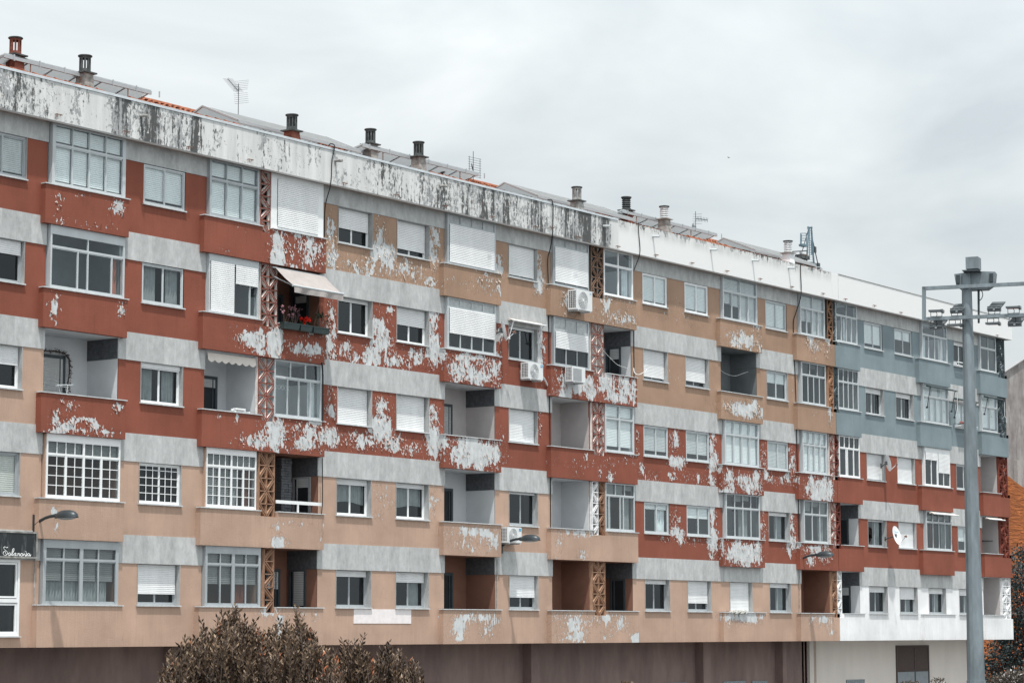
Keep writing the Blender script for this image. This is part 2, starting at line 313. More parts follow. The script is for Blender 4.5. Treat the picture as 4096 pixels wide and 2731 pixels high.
# ------------------------------------------------------------------ where the paint has peeled: (photo x, photo y, half width, half height, how much)
K = 4096/2352
PEEL = """265 477 16 18 .85;128 462 8 18 .6;130 510 14 10 .65;255 520 8 6 .6;118 698 11 26 .9;273 713 10 12 .7;120 745 8 8 .6
118 992 16 9 .95;140 982 14 9 .9;158 968 14 9 .9;176 961 16 8 .95;196 965 14 8 .9;212 977 13 9 .9;228 990 12 8 .9;248 996 14 6 .9;175 992 50 7 .8;122 960 9 26 .8;150 930 25 12 .5;265 932 12 15 .75;180 450 12 8 .45;205 520 40 5 .4
548 520 12 6 .5;520 572 30 5 .35;632 590 20 55 .9;700 575 50 35 .60;700 545 50 12 .55;665 612 50 6 .6;570 780 36 18 .8;595 788 18 34 .85;625 790 20 50 .88;705 805 42 18 .8;715 770 30 10 .4
580 1014 36 14 .85;500 955 10 6 .55;538 960 5 12 .7;598 1000 14 24 .8;630 995 22 40 .95;700 1000 45 30 .62;715 970 16 8 .7;695 1020 30 14 .8;735 1010 12 30 .7
765 560 12 60 .72;768 590 14 35 .85;880 530 14 30 .55;882 575 22 32 .9;905 590 14 26 .85;1000 560 16 55 .66;850 612 14 30 .68;820 622 20 30 .5;940 620 34 24 .60;990 645 20 14 .70;900 625 120 18 .48;1000 525 6 12 .6
765 720 12 30 .62;765 780 14 40 .90;800 800 14 24 .7;880 700 20 20 .45;875 755 24 28 .82;882 785 28 22 .95;860 815 22 26 .88;905 822 34 18 .70;960 815 24 22 .72;1000 730 14 50 .85;1000 800 18 44 .92;850 825 110 16 .6;900 712 12 8 .6
768 900 12 20 .55;765 940 14 22 .70;760 1000 26 26 .85;880 930 22 22 .62;882 985 26 36 .97;905 1020 24 20 .85;830 1015 30 18 .60;1000 950 12 30 .72;1000 1010 20 44 .93;950 1030 30 16 .66;990 965 12 14 .8;860 1010 100 22 .55
880 1120 16 12 .5;885 1140 22 12 .62;905 1160 20 8 .5;875 1180 10 14 .4;990 1148 20 12 .70;985 1175 16 24 .52;1000 1130 6 20 .5;960 1190 26 10 .35
1120 640 30 18 .50;1098 660 36 12 .40;1142 665 10 24 .6;1083 850 56 40 .72;1045 850 18 34 .88;1130 850 18 36 .80;1085 822 50 8 .8;1085 1040 58 38 1.0;1110 1075 18 8 .5;1086 1222 56 12 .82;1060 1245 34 16 .45;1125 1240 16 26 .66;1090 1270 30 6 .4
1048 1436 18 24 .80;1085 1418 46 12 .78;1130 1424 14 16 .75;1050 1466 14 8 .7;1112 1445 20 20 .5
1153 590 10 8 .65;1153 618 14 16 .84;1155 640 8 6 .7;1243 645 12 32 .95;1243 600 8 18 .6;1150 770 12 24 .70;1150 830 8 40 .60;1243 760 8 16 .7;1243 800 14 46 .88;1150 860 8 20 .4;1243 960 8 40 .50;1155 1000 8 30 .38
1293 690 10 22 .65;1310 715 22 12 .55;1387 690 12 30 .75;1410 675 20 14 .60;1430 730 30 14 .62;1400 730 40 18 .45;1440 690 16 18 .4
1320 880 40 26 .98;1350 900 16 24 .8;1290 905 20 16 .80;1385 880 20 34 .85;1430 890 26 32 .78;1410 915 34 12 .85;1452 900 6 30 .8
1340 1050 6 12 .7;1372 1085 5 12 .6;1395 1092 8 16 .8;1440 1045 16 8 .5;1400 1060 50 10 .35;1320 1085 12 6 .4;1310 1065 40 8 .3
1325 1222 36 8 .85;1280 1240 8 22 .7;1332 1275 12 10 .85;1275 1290 10 12 .6;1300 1420 30 14 .65;1330 1425 24 18 .75;1308 1435 14 22 .72;1325 1460 16 22 .95;1290 1460 20 18 .5;1385 1418 30 12 .72;1420 1428 20 20 .60;1400 1450 10 14 .45;1455 1465 13 14 1.0;1445 1480 8 5 .8;1380 1462 8 8 .6
1525 690 70 14 .25;1640 640 6 30 .35;1550 720 90 30 .18;1560 870 90 20 .16;1490 850 12 30 .38
1555 1010 14 26 .68;1560 1060 20 16 1.0;1548 1092 10 10 .7;1640 1010 10 40 .74;1642 1060 14 26 .92;1600 1098 50 14 .42;1480 1075 8 14 .7;1500 1095 26 16 .45;1640 1105 12 14 .8;1470 1010 5 30 .5
1555 1200 14 30 .5;1560 1222 20 10 .95;1567 1240 14 10 .66;1640 1180 10 40 .80;1643 1240 14 30 .97;1600 1235 26 14 .40;1530 1225 16 16 .5;1640 1275 8 14 .7
1700 780 34 20 .70;1690 790 20 16 .75;1735 750 10 14 .6;1740 790 10 20 .6;1700 940 40 16 .80;1730 935 10 24 .82;1742 950 8 14 .80;1670 935 10 12 .6
1700 1100 40 12 .75;1672 1110 12 34 .80;1715 1115 26 26 .72;1735 1110 10 34 .82;1660 1130 12 14 .7;1700 1272 40 28 .92;1735 1265 10 30 .8
1700 1415 40 12 .98;1720 1420 20 10 .9;1740 1413 12 6 .7;1670 1425 5 16 .45;1760 1050 8 40 .55;1765 1090 16 20 .62;1823 1060 8 40 .70;1815 1100 24 14 .65;1790 1100 20 14 .40
1823 1200 8 30 .66;1823 1245 14 26 .88;1757 1170 5 26 .55;1757 1220 8 26 .50;1775 690 10 40 .25;1823 840 6 20 .35;1757 830 6 20 .4;1800 890 30 20 .15
1858 775 12 14 .80;1866 790 20 20 .60;1895 780 10 12 .75;1895 800 8 20 .5;1862 812 8 16 .3;1900 945 6 26 .62;1862 950 12 6 .25;1900 915 6 12 .5
1876 1125 28 28 .92;1858 1120 8 34 .9;1896 1125 12 30 1.0;1866 1262 26 12 .75;1858 1280 10 22 .85;1890 1270 16 22 .66;1895 1250 8 14 .7;1862 1420 12 12 .60;1885 1422 26 12 .78;1900 1440 8 10 .6;1904 1452 8 5 .8
612 1400 22 14 .95;635 1425 10 16 .90;635 1460 6 16 .85;690 1412 8 6 .75;662 1412 6 4 .6;718 1413 6 8 .8;675 1470 34 10 1.0;735 1475 14 4 .6
632 1212 12 10 .8;632 1245 14 14 .92;650 1252 12 6 .8;680 1200 22 8 .45;735 1205 8 14 .55;730 1235 6 10 .5;118 1175 8 14 .8;122 1210 5 14 .7;128 1285 4 6 .5"""
_b = []
for ln in PEEL.replace('\n', ';').split(';'):
    if not ln.strip(): continue
    a, b, c, d, e = (float(t) for t in ln.split()); x, z = W(a*K, b*K, -.1)
    x1, _ = W((a+c)*K, b*K, -.1); _, z1 = W(a*K, (b-d)*K, -.1); _b.append((x, z, abs(x1-x), abs(z1-z), e))
_b = np.array(_b)
def peel(A):
    o = np.zeros(len(A))
    for x, z, rx, rz, s in _b:
        r = np.maximum(((A[:,0]-x)/(rx*1.12))**2+((A[:,2]-z)/(rz*1.12))**2, 0); o = np.maximum(o, s*np.exp(-(r**1.35)*.8))
    return o*.815
def drips(A):
    o = np.zeros(len(A)); z = A[:,2]; wall = A[:,1] > -.05
    for k in range(1, 6):
        H = FL[k]; sl = (z > H-2.30) & (z < H-1.15)
        for a in WT:
            if WT[a][5-k]: m = wall & (z < H-WH+.01) & (z > H-2.1) & (A[:,0] > a-.08) & (A[:,0] < a+WW+.08); o[m] = np.maximum(o[m], np.exp(-(H-WH-z[m])/.42))
        m = sl & ~wall; o[m] = np.maximum(o[m], .95*np.exp(-(H-1.2-z[m])/.40)); o[m] = np.maximum(o[m], .7*np.exp(-(z[m]-(H-2.27))/.12))
        m = wall & (z < H-1.8) & (z > H-2.1); o[m] = np.maximum(o[m], .6*np.exp(-(z[m]-(H-2.06))/.12))
    m = z < 4.0; o[m] = np.maximum(o[m], .8*np.exp(-(z[m]-3.62)/.22))
    return o
def peel_drip(A): return peel(A), drips(A)
GR = [(40,.62,1.4),(44,.58,1.2),(46.5,.42,1),(48.3,.66,.9),(49.4,.80,.7),(50.6,.62,.6),(51.2,.80,.35),(53,.36,1.2),(54.2,.50,.5),(56.0,.34,1),(57.8,.46,.8),(60.2,.50,.6),(62.2,.56,.7),(64.5,.58,.7),(66.5,.66,.9),(68.5,.68,1.0),(70.3,.70,.7),(71.6,.92,.7),(72.8,.86,.5),(55,.42,3),(60,.48,3),(44,.52,4),(50,.50,4),(66,.60,3.4),(71,.70,2.2),(63,.54,3)]
def grime(A):
    o = np.zeros(len(A))
    for x, s, r in GR: o = np.maximum(o, s*np.exp(-((A[:,0]-x)/r)**2))
    o = np.where(A[:,0] > 73.75, np.where(A[:,0] < 90.1, .0+.50*np.clip((A[:,2]-18.45)/.5, 0, 1)**1.3, 0.0), o*.92)
    return o

# ------------------------------------------------------------------ the two buildings
FL = {k: 17.33-2.85*(5-k) for k in range(1, 6)}     # window head heights
PR, BY = .21, .13                                    # balcony and glazing projection
bA = thing('apartment_building', (40, 0, 0), 'long apartment block with peeling red, ochre and tan render and a mould-stained parapet', 'building')
bB = thing('apartment_building', (90.69, 0, 0), 'smooth blue-grey, red and white apartment block with a clean parapet behind the floodlight pole', 'building')
def B(x): return bA if x < 90.68 else bB
def put(mb, name, mat, x, **k):
    p = k.pop('sub', None); o = mb.build(name, mat, None, **k); t = B(x)
    if p is not None: o.parent = p
    else: o.parent = t
    o.matrix_parent_inverse = Matrix.Translation(t.location).inverted() if p is None else Matrix.Identity(4)
    return o
SEG = [(38,45.85,'RRTTT'),(48.66,52.2,'RRRTT'),(57.35,63.78,'ORRTT'),(66.6,70.0,'ORRTT'),(75.15,81.62,'OORRT'),(84.4,87.8,'OORRT'),(92.9,99.08,'BBRRW'),(101.75,105.2,'BBRRW')]
FLAT = [43.35, 49.57, 58.25, 61.22, 67.42, 75.99, 78.98, 85.21, 93.75, 96.63, 102.60]
WW, WH = 1.72, 1.17
# window table: column -> floors 5..1 : dict(r roller outside, s shutter behind glass, c curtain, k frame, i inset, mun, dk)
def wd(**k): return k
def ZC(k): return FL[k]+.575 if k < 5 else 17.87
WT = {
 43.35: [wd(s=.92,k='alu',i=.03,sm='shut_g'), wd(r=.34,k='alu',i=.12,sm='shut'), wd(r=.45,i=.14,k='white'), wd(s=1,k='alu',i=.05,sm='shut_b'), None],
 49.57: [wd(s=.90,k='alu2',i=.01), wd(c=1,k='alu2',i=.02), wd(r=.14,c=1,k='white',i=.12,box=1), wd(k='white',i=.05,mun=(3,4),dk=1), wd(r=.74,k='alu',i=.16)],
 58.25: [wd(r=.57,k='white',i=.17,tilt=1), wd(r=.10,k='white',i=.17), wd(r=1,k='alu',i=.18), wd(r=.16,c=2,k='white',i=.17), wd(r=.17,k='alu',i=.18)],
 61.22: [wd(r=.82,k='white',i=.17), wd(r=.50,k='white',i=.17), wd(r=1,k='alu',i=.18), wd(r=.13,c=2,k='white',i=.17), wd(r=.29,k='alu',i=.18)],
 67.42: [wd(r=.93,k='alu2',i=.13), wd(r=.08,k='alu2',i=.13,dk=1), wd(r=.985,k='alu',i=.15), wd(r=.06,k='alu',i=.13,dk=1), wd(r=.66,k='alu',i=.14)],
 75.99: [wd(s=.92,k='white',i=.0), wd(r=.90,k='alu',i=.16), wd(s=.84,k='alu2',i=.01,sm='shut_g'), wd(s=.20,c=3,k='alu2',i=.01), wd(r=.14,k='alu',i=.16,dk=1)],
 78.98: [wd(s=.92,k='white',i=.0), wd(r=.82,k='alu',i=.16), wd(s=.80,k='alu2',i=.01,sm='shut_g'), wd(s=.42,k='alu2',i=.01), wd(r=.75,k='alu',i=.16)],
 85.21: [wd(s=.95,k='alu2',i=.02), wd(s=.42,k='alu2',i=.05), wd(s=1,k='alu2',i=.02,sm='shut_g'), wd(r=.13,c=3,k='alu',i=.14), wd(r=.15,k='alu',i=.14)],
 93.75: [wd(s=.84,k='alu2',i=.02), wd(r=.20,k='alu2',i=.15,bars=1), wd(r=.97,k='alu',i=.15), wd(r=.06,c=3,k='alu',i=.13), wd(r=.22,k='alu',i=.15)],
 96.63: [wd(s=.42,k='alu2',i=.02), wd(r=.18,k='alu2',i=.15,bars=1), wd(r=1,k='alu',i=.15), wd(r=1,k='alu',i=.15), wd(r=.46,k='alu',i=.15)],
 102.60: [wd(r=.15,k='white',i=.14,dk=1,rail=1), wd(s=1,k='alu2',i=.04), wd(k='alu2',i=.04,dk=1), wd(s=.60,k='alu2',i=.04), wd(r=.26,k='alu',i=.15)],
 82.11: [None,None,None,None, wd(r=1,k='alu',i=.16)],
 99.49: [None,None,None,None, wd(r=.22,k='alu',i=.15)],
}
def slats(mb, x0, x1, z0, z1, y, p=.055, d=.014):
    n = max(2, int(round((z1-z0)/p))); h = (z1-z0)/n
    for i in range(n):
        a = z0+i*h; mb.quad((x0,y,a),(x1,y,a),(x1,y-d,a+h*.30),(x0,y-d,a+h*.30)); mb.quad((x0,y-d,a+h*.30),(x1,y-d,a+h*.30),(x1,y-d*.9,a+h*.78),(x0,y-d*.9,a+h*.78)); mb.quad((x0,y-d*.9,a+h*.78),(x1,y-d*.9,a+h*.78),(x1,y,a+h),(x0,y,a+h))
    return mb
def frame(mb, x0, x1, z0, z1, y, t, dep, vs=(), hs=(), mt=None):
    mt = mt or t; y1 = y+dep
    mb.box(x0,x0+t,y,y1,z0,z1); mb.box(x1-t,x1,y,y1,z0,z1); mb.box(x0+t,x1-t,y+.001,y1-.001,z0,z0+t); mb.box(x0+t,x1-t,y+.001,y1-.001,z1-t,z1)
    for v in vs: mb.box(v-mt/2,v+mt/2,y+.003,y1-.003,z0+t,z1-t)
    for h in hs: mb.box(x0+t,x1-t,y+.005,y1-.005,h-mt/2,h+mt/2)
def curtain(x0, x1, z0, z1, y, per=.11, amp=.03, side=None):
    mb = MB(); n = int((x1-x0)/.028); k = len(mb.v); ph = random.random()*6
    for i in range(n+1):
        x = x0+(x1-x0)*i/n; yy = y+amp*math.sin(x/per*6.283+ph)+amp*.4*math.sin(x/per*2.9+1)
        zb = z0+(.05*math.sin(x*3+ph) if side else 0); mb.v += [(x,yy,zb),(x,yy,z1)]
    for i in range(n): mb.f.append((2*i,2*i+2,2*i+3,2*i+1)); mb.m.append(0)
    return mb
rv_ = random.Random(5)
def window(x0, H, sp, floor):
    x1, z0, z1 = x0+WW, H-WH, H; i = sp.get('i', .1); x = x0; t = .05; fm = M[sp.get('k','alu')]
    # reveal lining in stone, then the frame
    xr = x1-(.05 if i > .1 else .0); yb = i
    fr = MB()
    xm = (x0+x1)/2+.02
    frame(fr, x0+.012, x1-.012, z0+.015, z1-.012, yb, t, .05)
    # two sliding sashes
    frame(fr, x0+.05, xm+.03, z0+.06, z1-.05, yb+.012, .04, .02); frame(fr, xm-.03, x1-.05, z0+.06, z1-.05, yb+.022, .04, .02)
    if sp.get('mun'):
        nx, nz = sp['mun']
        for a, b in ((x0+.09, xm), (xm, x1-.09)):
            for q in range(1, nx): xx = a+(b-a)*q/nx; fr.box(xx-.01,xx+.01,yb+.010,yb+.024,z0+.1,z1-.09)
            for q in range(1, nz+1): zz = z0+.1+(z1-z0-.19)*q/(nz+.5); fr.box(a,b,yb+.012,yb+.026,zz-.01,zz+.01)
    w = put(fr, 'window', fm, x0)
    gl = MB(); gl.quad((x0+.06,yb+.034,z0+.07),(xm,yb+.034,z0+.07),(xm,yb+.034,z1-.06),(x0+.06,yb+.034,z1-.06)); gl.quad((xm,yb+.037,z0+.07),(x1-.06,yb+.037,z0+.07),(x1-.06,yb+.037,z1-.06),(xm,yb+.037,z1-.06))
    put(gl, 'pane', M['glass_d'] if sp.get('dk') else M['glass_c'] if sp.get('s') else M['glass'], x0, sub=w)
    if i > .02:
        rv = MB(); d = i+.03
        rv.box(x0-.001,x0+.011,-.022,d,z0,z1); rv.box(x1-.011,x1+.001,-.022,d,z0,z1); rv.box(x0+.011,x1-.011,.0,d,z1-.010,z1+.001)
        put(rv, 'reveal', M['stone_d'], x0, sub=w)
    sl = MB(); sl.box(x0-.03,x1+.03,-.062,i+.02,z0-.022,z0+.014); put(sl, 'sill', M['coping'], x0, sub=w)
    r = sp.get('r', 0)
    if r:
        sh = MB(); zb = z1-.012-(WH-.05)*r; slats(sh, x0+.04, x1-.055, zb+.03, z1-.012, yb-.02); sh.box(x0+.04,x1-.055,yb-.036,yb-.012,zb,zb+.03)
        put(sh, 'shutter', M[sp.get('sm', 'shut' if r < .6 or random.random() < .6 else 'shut')], x0, sub=w)
        if sp.get('box'): bx = MB(); bx.box(x0+.02,x1-.03,yb-.05,yb-.022,z1-.13,z1-.013); put(bx, 'shutter_box', fm, x0, sub=w)
    s = sp.get('s', 0)
    if s:
        sh = MB(); zb = z1-.05-(WH-.12)*s; slats(sh, x0+.05, x1-.05, zb, z1-.05, yb+.085); put(sh, 'shutter', M[sp.get('sm','shut')], x0, sub=w)
    c = sp.get('c', 0)
    if not c and not s and not sp.get('dk') and r < .6 and rv_.random() < .55: c = 3
    if c == 1:
        put(curtain(x0+.06, x0+WW*.42, z0+.05, z1-.05, yb+.16), 'curtain', M['curtain'], x0, sub=w); put(curtain(x1-WW*.34, x1-.1, z0+.05, z1-.05, yb+.16), 'curtain', M['curtain'], x0, sub=w)
    if c == 2: put(curtain(x0+.06, x1-.06, z0+.42, z1-.05, yb+.14, side=1), 'curtain', M['curtain'], x0, sub=w)
    if c == 3: put(curtain(x1-WW*.42, x1-.15, z0+.05, z1-.05, yb+.16), 'curtain', M['curtain'], x0, sub=w)
    if sp.get('bars'):
        bb = MB()
        for q in range(1, 8): xx = x0+.06+(WW-.12)*q/8; bb.box(xx-.012,xx+.012,yb+.06,yb+.075,z0+.05,z1-.05)
        put(bb, 'security_bars', M['alu'], x0, sub=w)
    if sp.get('rail'):
        bb = MB(); bb.box(x0-.02,x1+.02,-.16,-.13,z0+.16,z0+.20); bb.box(x0-.02,x0+.01,-.16,.0,z0+.02,z0+.2); bb.box(x1-.01,x1+.02,-.16,.0,z0+.02,z0+.2); bb.box(x0,x1,-.158,-.132,z0+.02,z0+.05)
        put(bb, 'window_rail', M['white'], x0, sub=w)
    return w

def wallseg(x0, x1, cols, only=None):
    for k in range(5, 0, -1):
        if only and k not in only: continue
        H = FL[k]; wins = [(a, sp[5-k]) for a, sp in WT.items() if x0 <= a < x1 and sp[5-k]]
        holes = [(a, a+WW, H-WH, H) for a, _ in wins]
        if k == 1 and x0 < 41: holes = [(42.2, 45.14, 3.92, 5.93)]
        bot = H-2.06 if k > 1 else 3.62
        mb = MB(); mb.grid(x0, x1, bot, H, 0, holes)
        if k == 1: mb.box(x0, x1, .01, 1.5, 3.62, 3.80)
        if only: mb.box(x0-.0, x0+.01, 0.001, .3, bot, H)
        put(mb, 'painted_wall', M[cols[5-k]], x0, attr=peel_drip)
        top = H+.79 if k < 5 else H+.60
        s = MB()
        if only: top = H+.579
        s.grid(x0-(.012 if x0 > 40 and not only else 0), x1+(.012 if not only else 0), H, top, -.024, (), .5); s.quad((x0,-.024,H),(x0,0,H),(x1,0,H),(x1,-.024,H)); s.quad((x0-.012,-.024,H),(x0-.012,.02,H),(x0-.012,.02,top),(x0-.012,-.024,top)); s.quad((x1+.012,-.024,H),(x1+.012,.02,H),(x1+.012,.02,top),(x1+.012,-.024,top))
        s.quad((x0,-.024,top),(x0,.02,top),(x1,.02,top),(x1,-.024,top))
        put(s, 'stone_band', M['stone'], x0)
        for a, sp in wins: window(a, H, sp, k)
for x0, x1, cols in SEG: wallseg(x0, x1, cols)
wallseg(81.62, 84.4, 'OORRT', (1,)); wallseg(99.08, 101.75, 'BBRRW', (1,))
# dark rooms behind the facade, floor slabs, back and sides
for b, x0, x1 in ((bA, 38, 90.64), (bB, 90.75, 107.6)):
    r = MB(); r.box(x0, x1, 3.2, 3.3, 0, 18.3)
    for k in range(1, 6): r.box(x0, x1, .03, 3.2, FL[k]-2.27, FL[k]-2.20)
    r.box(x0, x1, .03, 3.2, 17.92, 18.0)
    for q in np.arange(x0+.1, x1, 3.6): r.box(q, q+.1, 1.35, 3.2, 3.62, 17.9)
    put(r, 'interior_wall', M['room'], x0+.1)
    s = MB(); s.box(x0, x1, 10.8, 11, 0, 18.9); s.box(x0, x0+.15, 1.5, 10.8, 0, 18.6); s.box(x1-.15, x1, 1.5, 10.8, 0, 18.6); s.box(x1-.15, x1, .02, 1.5, 3.62, 18.6); s.box(x0,x0+.15,.02,1.5,3.62,18.6)
    put(s, 'rear_wall', M['conc'], x0+.1)

# balcony slabs: x0,x1, notch(x0,x1) or None, colours
SLAB = [(45.60,48.80,None,'RRRTT'),(51.90,57.42,(54.50,55.27),'RRRTT'),(63.48,66.70,None,'ORRTT'),(69.66,75.24,(72.36,73.20),'ORRTT'),(81.28,84.52,None,'OORRT'),(87.38,90.66,(90.24,90.66),'OORRT'),(90.70,92.95,(90.70,91.08),'BBRRW'),(98.60,101.76,None,'BBRRW'),(105.00,107.98,(107.02,107.98),'BBRRW')]
for x0, x1, nt_, cols in SLAB:
    for k in range(5, 0, -1):
        H = FL[k]; zt, zb = H-1.20, (H-2.27 if k > 1 else 3.62); mb = MB(); no = nt_
        if k == 1 and x0 in (81.28, 98.60): no = None
        if x0 == 51.90 and k == 5: no = (54.46, 54.90)
        if x0 == 51.90 and k == 1: no = (54.79, 55.23)
        runs = [(x0, x1, zt)] if not no else [(x0, no[0], zt), (no[0], no[1], zt-.15)]+([(no[1], x1, zt)] if no[1] < x1-.05 else [])
        for a, b, t in runs:
            mb.grid(a, b, zb, t, -PR); mb.grid(a, b, zb, t, -PR+.12, (), 2)
            mb.quad((a,-PR,t),(b,-PR,t),(b,-PR+.12,t),(a,-PR+.12,t))
        if no: mb.quad((no[0],-PR,zt-.15),(no[0],-PR+.12,zt-.15),(no[0],-PR+.12,zt),(no[0],-PR,zt)); mb.quad((no[1],-PR,zt-.15),(no[1],-PR+.12,zt-.15),(no[1],-PR+.12,zt),(no[1],-PR,zt))
        for xx in (x0, x1):
            for q in range(8):
                za, zc = zb+(zt-zb)*q/8, zb+(zt-zb)*(q+1)/8; mb.quad((xx,-PR,za),(xx,.02,za),(xx,.02,zc),(xx,-PR,zc))
        mb.quad((x0,-PR,zb),(x1,-PR,zb),(x1,.05,zb),(x0,.05,zb))
        o = put(mb, 'balcony_parapet', M[cols[5-k]], x0, attr=peel_drip)
        cp = MB()
        for a, b, t in runs:
            if t == zt: cp.box(a-(.03 if a == x0 else 0), b+(.03 if b == x1 else 0), -PR-.035, -PR+.16 if True else 0, t+.002, t+.030)
        put(cp, 'coping', M['coping'], x0, sub=o)
# loggias: x0, x1 (clear), neighbours, wall colour by floor; the right-hand wall carries the stone band
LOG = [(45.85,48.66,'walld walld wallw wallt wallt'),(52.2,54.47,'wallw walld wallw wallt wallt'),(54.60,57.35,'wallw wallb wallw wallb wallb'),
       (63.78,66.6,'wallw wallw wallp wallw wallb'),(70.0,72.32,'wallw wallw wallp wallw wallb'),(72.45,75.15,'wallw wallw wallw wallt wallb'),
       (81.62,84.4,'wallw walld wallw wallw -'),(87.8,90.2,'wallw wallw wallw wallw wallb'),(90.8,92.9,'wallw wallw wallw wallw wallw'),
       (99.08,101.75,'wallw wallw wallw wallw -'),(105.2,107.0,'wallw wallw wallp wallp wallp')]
LOGO = {}
OPEN = {(45.85,3),(52.2,3),(54.60,4),(54.60,2),(54.60,1),(63.78,3),(63.78,2),(63.78,1),(70.0,3),(70.0,2),(70.0,1),(72.45,4),(72.45,1),(81.62,4),(87.8,1),(90.8,2),(90.8,1),(105.2,3),(105.2,2),(105.2,1)}
for x0, x1, cols in LOG:
    cl = cols.split()
    for k in range(5, 0, -1):
        if cl[5-k] == '-': continue
        H = FL[k]; zf, zc = H-2.20, ZC(k); D_ = 1.2; mb = MB(); wm = M[cl[5-k]]
        mb.quad((x0,D_,zf),(x1,D_,zf),(x1,D_,zc),(x0,D_,zc)); mb.quad((x0,.0,zf),(x0,D_,zf),(x0,D_,zc),(x0,.0,zc))
        mb.quad((x1,.0,zf),(x1,D_,zf),(x1,D_,H),(x1,.0,H))
        mb.cur = 0 if x1 in (54.47,72.32,90.2,107.0) else 1; mb.box(x1-(.02 if mb.cur else .001),x1+.0,.001,D_-.002,H,zc-.002)
        mb.cur = 2; mb.quad((x0,-PR+.13,zc),(x1,-PR+.13,zc),(x1,D_,zc),(x0,D_,zc)); mb.quad((x0,-PR+.13,zf),(x1,-PR+.13,zf),(x1,D_,zf),(x0,D_,zf))
        # jamb strips closing the gap to the next wall
        mb.cur = 0; mb.box(x1+.001, x1+.02, .0, .2, zf, H)
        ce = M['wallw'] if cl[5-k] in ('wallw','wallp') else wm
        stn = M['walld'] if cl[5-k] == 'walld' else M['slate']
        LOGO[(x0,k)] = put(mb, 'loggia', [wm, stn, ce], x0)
# short return of partition fronts
for xa, xb in ((54.47,54.60),(72.32,72.45),(90.2,90.66),(107.0,107.6),(90.70,90.8)):
    for k in range(1, 6):
        m_ = {54.47:'RRRTT',72.32:'ORRTT',90.2:'OORRT',107.0:'BBRRW',90.70:'BBRRW'}[xa][5-k]
        mb = MB(); mb.box(xa+.005, xb-.005, .015, .25, FL[k]-2.2, ZC(k)); put(mb, 'partition_pier', M[m_], xa, attr=lambda A: np.zeros(len(A)))

# breeze-block screens
def screen(xa, xb, k, ncol, col, inner, flip=0, y=-.11):
    H = FL[k]; z1, z0 = ZC(k)-.01, H-1.345; n = 5; hz = (z1-z0)/n; hx = (xb-xa)/ncol; mb = MB(); dp = .11; t = .026
    def rib(ax, az_, bx, bz, th):
        d = Vector((bx-ax, 0, bz-az_)); ln = d.length; d.normalize(); nn = Vector((-d.z,0,d.x))
        c = Vector(((ax+bx)/2, y+dp/2, (az_+bz)/2)); mb.cur = 1; mb.obox(c, d*(ln/2), Vector((0,dp/2,0)), nn*th)
        mb.cur = 0; mb.obox(c+Vector((0,-dp/2-.003,0)), d*(ln/2), Vector((0,.004,0)), nn*(th+.002))
    for j in range(n+1): rib(xa, z0+j*hz, xb, z0+j*hz, t*.55)
    for i in range(ncol+1): rib(xa+i*hx, z0, xa+i*hx, z1, t*.6)
    for j in range(n):
        for i in range(ncol):
            ax, bx = xa+i*hx+t, xa+(i+1)*hx-t; az_, bz = z0+j*hz+t, z0+(j+1)*hz-t
            dn = (i+j+flip) % 2 == 0
            pts = [((ax,bz),(bx,az_))] if dn else [((ax,az_),(bx,bz))]
            (p, q), = pts
            mxx, mzz = (bx-ax), (bz-az_)
            for o_ in (-.13, .13):
                # parallel diagonals clipped to the block
                if o_ == 0: rib(p[0], p[1], q[0], q[1], t*.45)
                else:
                    s_ = abs(o_)*1.1
                    if dn:
                        if o_ > 0: rib(ax+s_*mxx, bz, bx, az_+s_*mzz, t*.5)
                        else: rib(ax, bz-s_*mzz, bx-s_*mxx, az_, t*.45)
                    else:
                        if o_ > 0: rib(ax, az_+s_*mzz, bx-s_*mxx, bz, t*.45)
                        else: rib(ax+s_*mxx, az_, bx, bz-s_*mzz, t*.45)
    return put(mb, 'breeze_block_screen', [col, inner], xa)
S = {n_: simple('screen_'+n_, c, .85, 0, .2, 9) for n_, c in dict(red=(.22,.06,.04), ochre=(.27,.160,.105), brown=(.23,.135,.092), pale=(.74,.69,.66), tanin=(.44,.27,.18), dk=(.10,.075,.06), bluedk=(.045,.062,.070), bluein=(.18,.22,.24), orange=(.33,.175,.10), white=(.80,.81,.82), redd=(.15,.04,.03)).items()}
screen(54.47,54.89,5,1,S['red'],S['pale']); screen(54.53,55.26,4,2,S['red'],S['pale'],1); screen(54.44,55.20,3,2,S['red'],S['pale']); screen(54.53,55.21,2,2,S['ochre'],S['tanin']); screen(54.80,55.22,1,1,S['brown'],S['tanin'],1)
screen(72.40,73.17,5,2,S['brown'],S['dk']); screen(72.38,73.17,4,2,S['red'],S['pale']); screen(72.43,73.17,3,2,S['red'],S['pale'])
screen(72.40,72.78,2,1,S['white'],S['white'],1); screen(72.785,73.17,2,1,S['brown'],S['tanin']); screen(72.38,73.17,1,2,S['ochre'],S['tanin'])
for k, (a, b, c, d) in {5:('orange','dk','bluedk','bluein'),4:('orange','tanin','bluedk','bluein'),3:('red','pale','redd','redd'),2:('red','pale','redd','redd'),1:('brown','tanin','white','white')}.items():
    screen(90.25,90.67,k,1,S[a],S[b],k%2); screen(90.70,91.07,k,1,S[c],S[d],(k+1)%2)
for k, (c, d) in {5:('bluedk','bluein'),4:('bluedk','bluein'),3:('redd','red'),2:('redd','red'),1:('white','white')}.items(): screen(107.05,107.97,k,2,S[c],S[d],k%2)

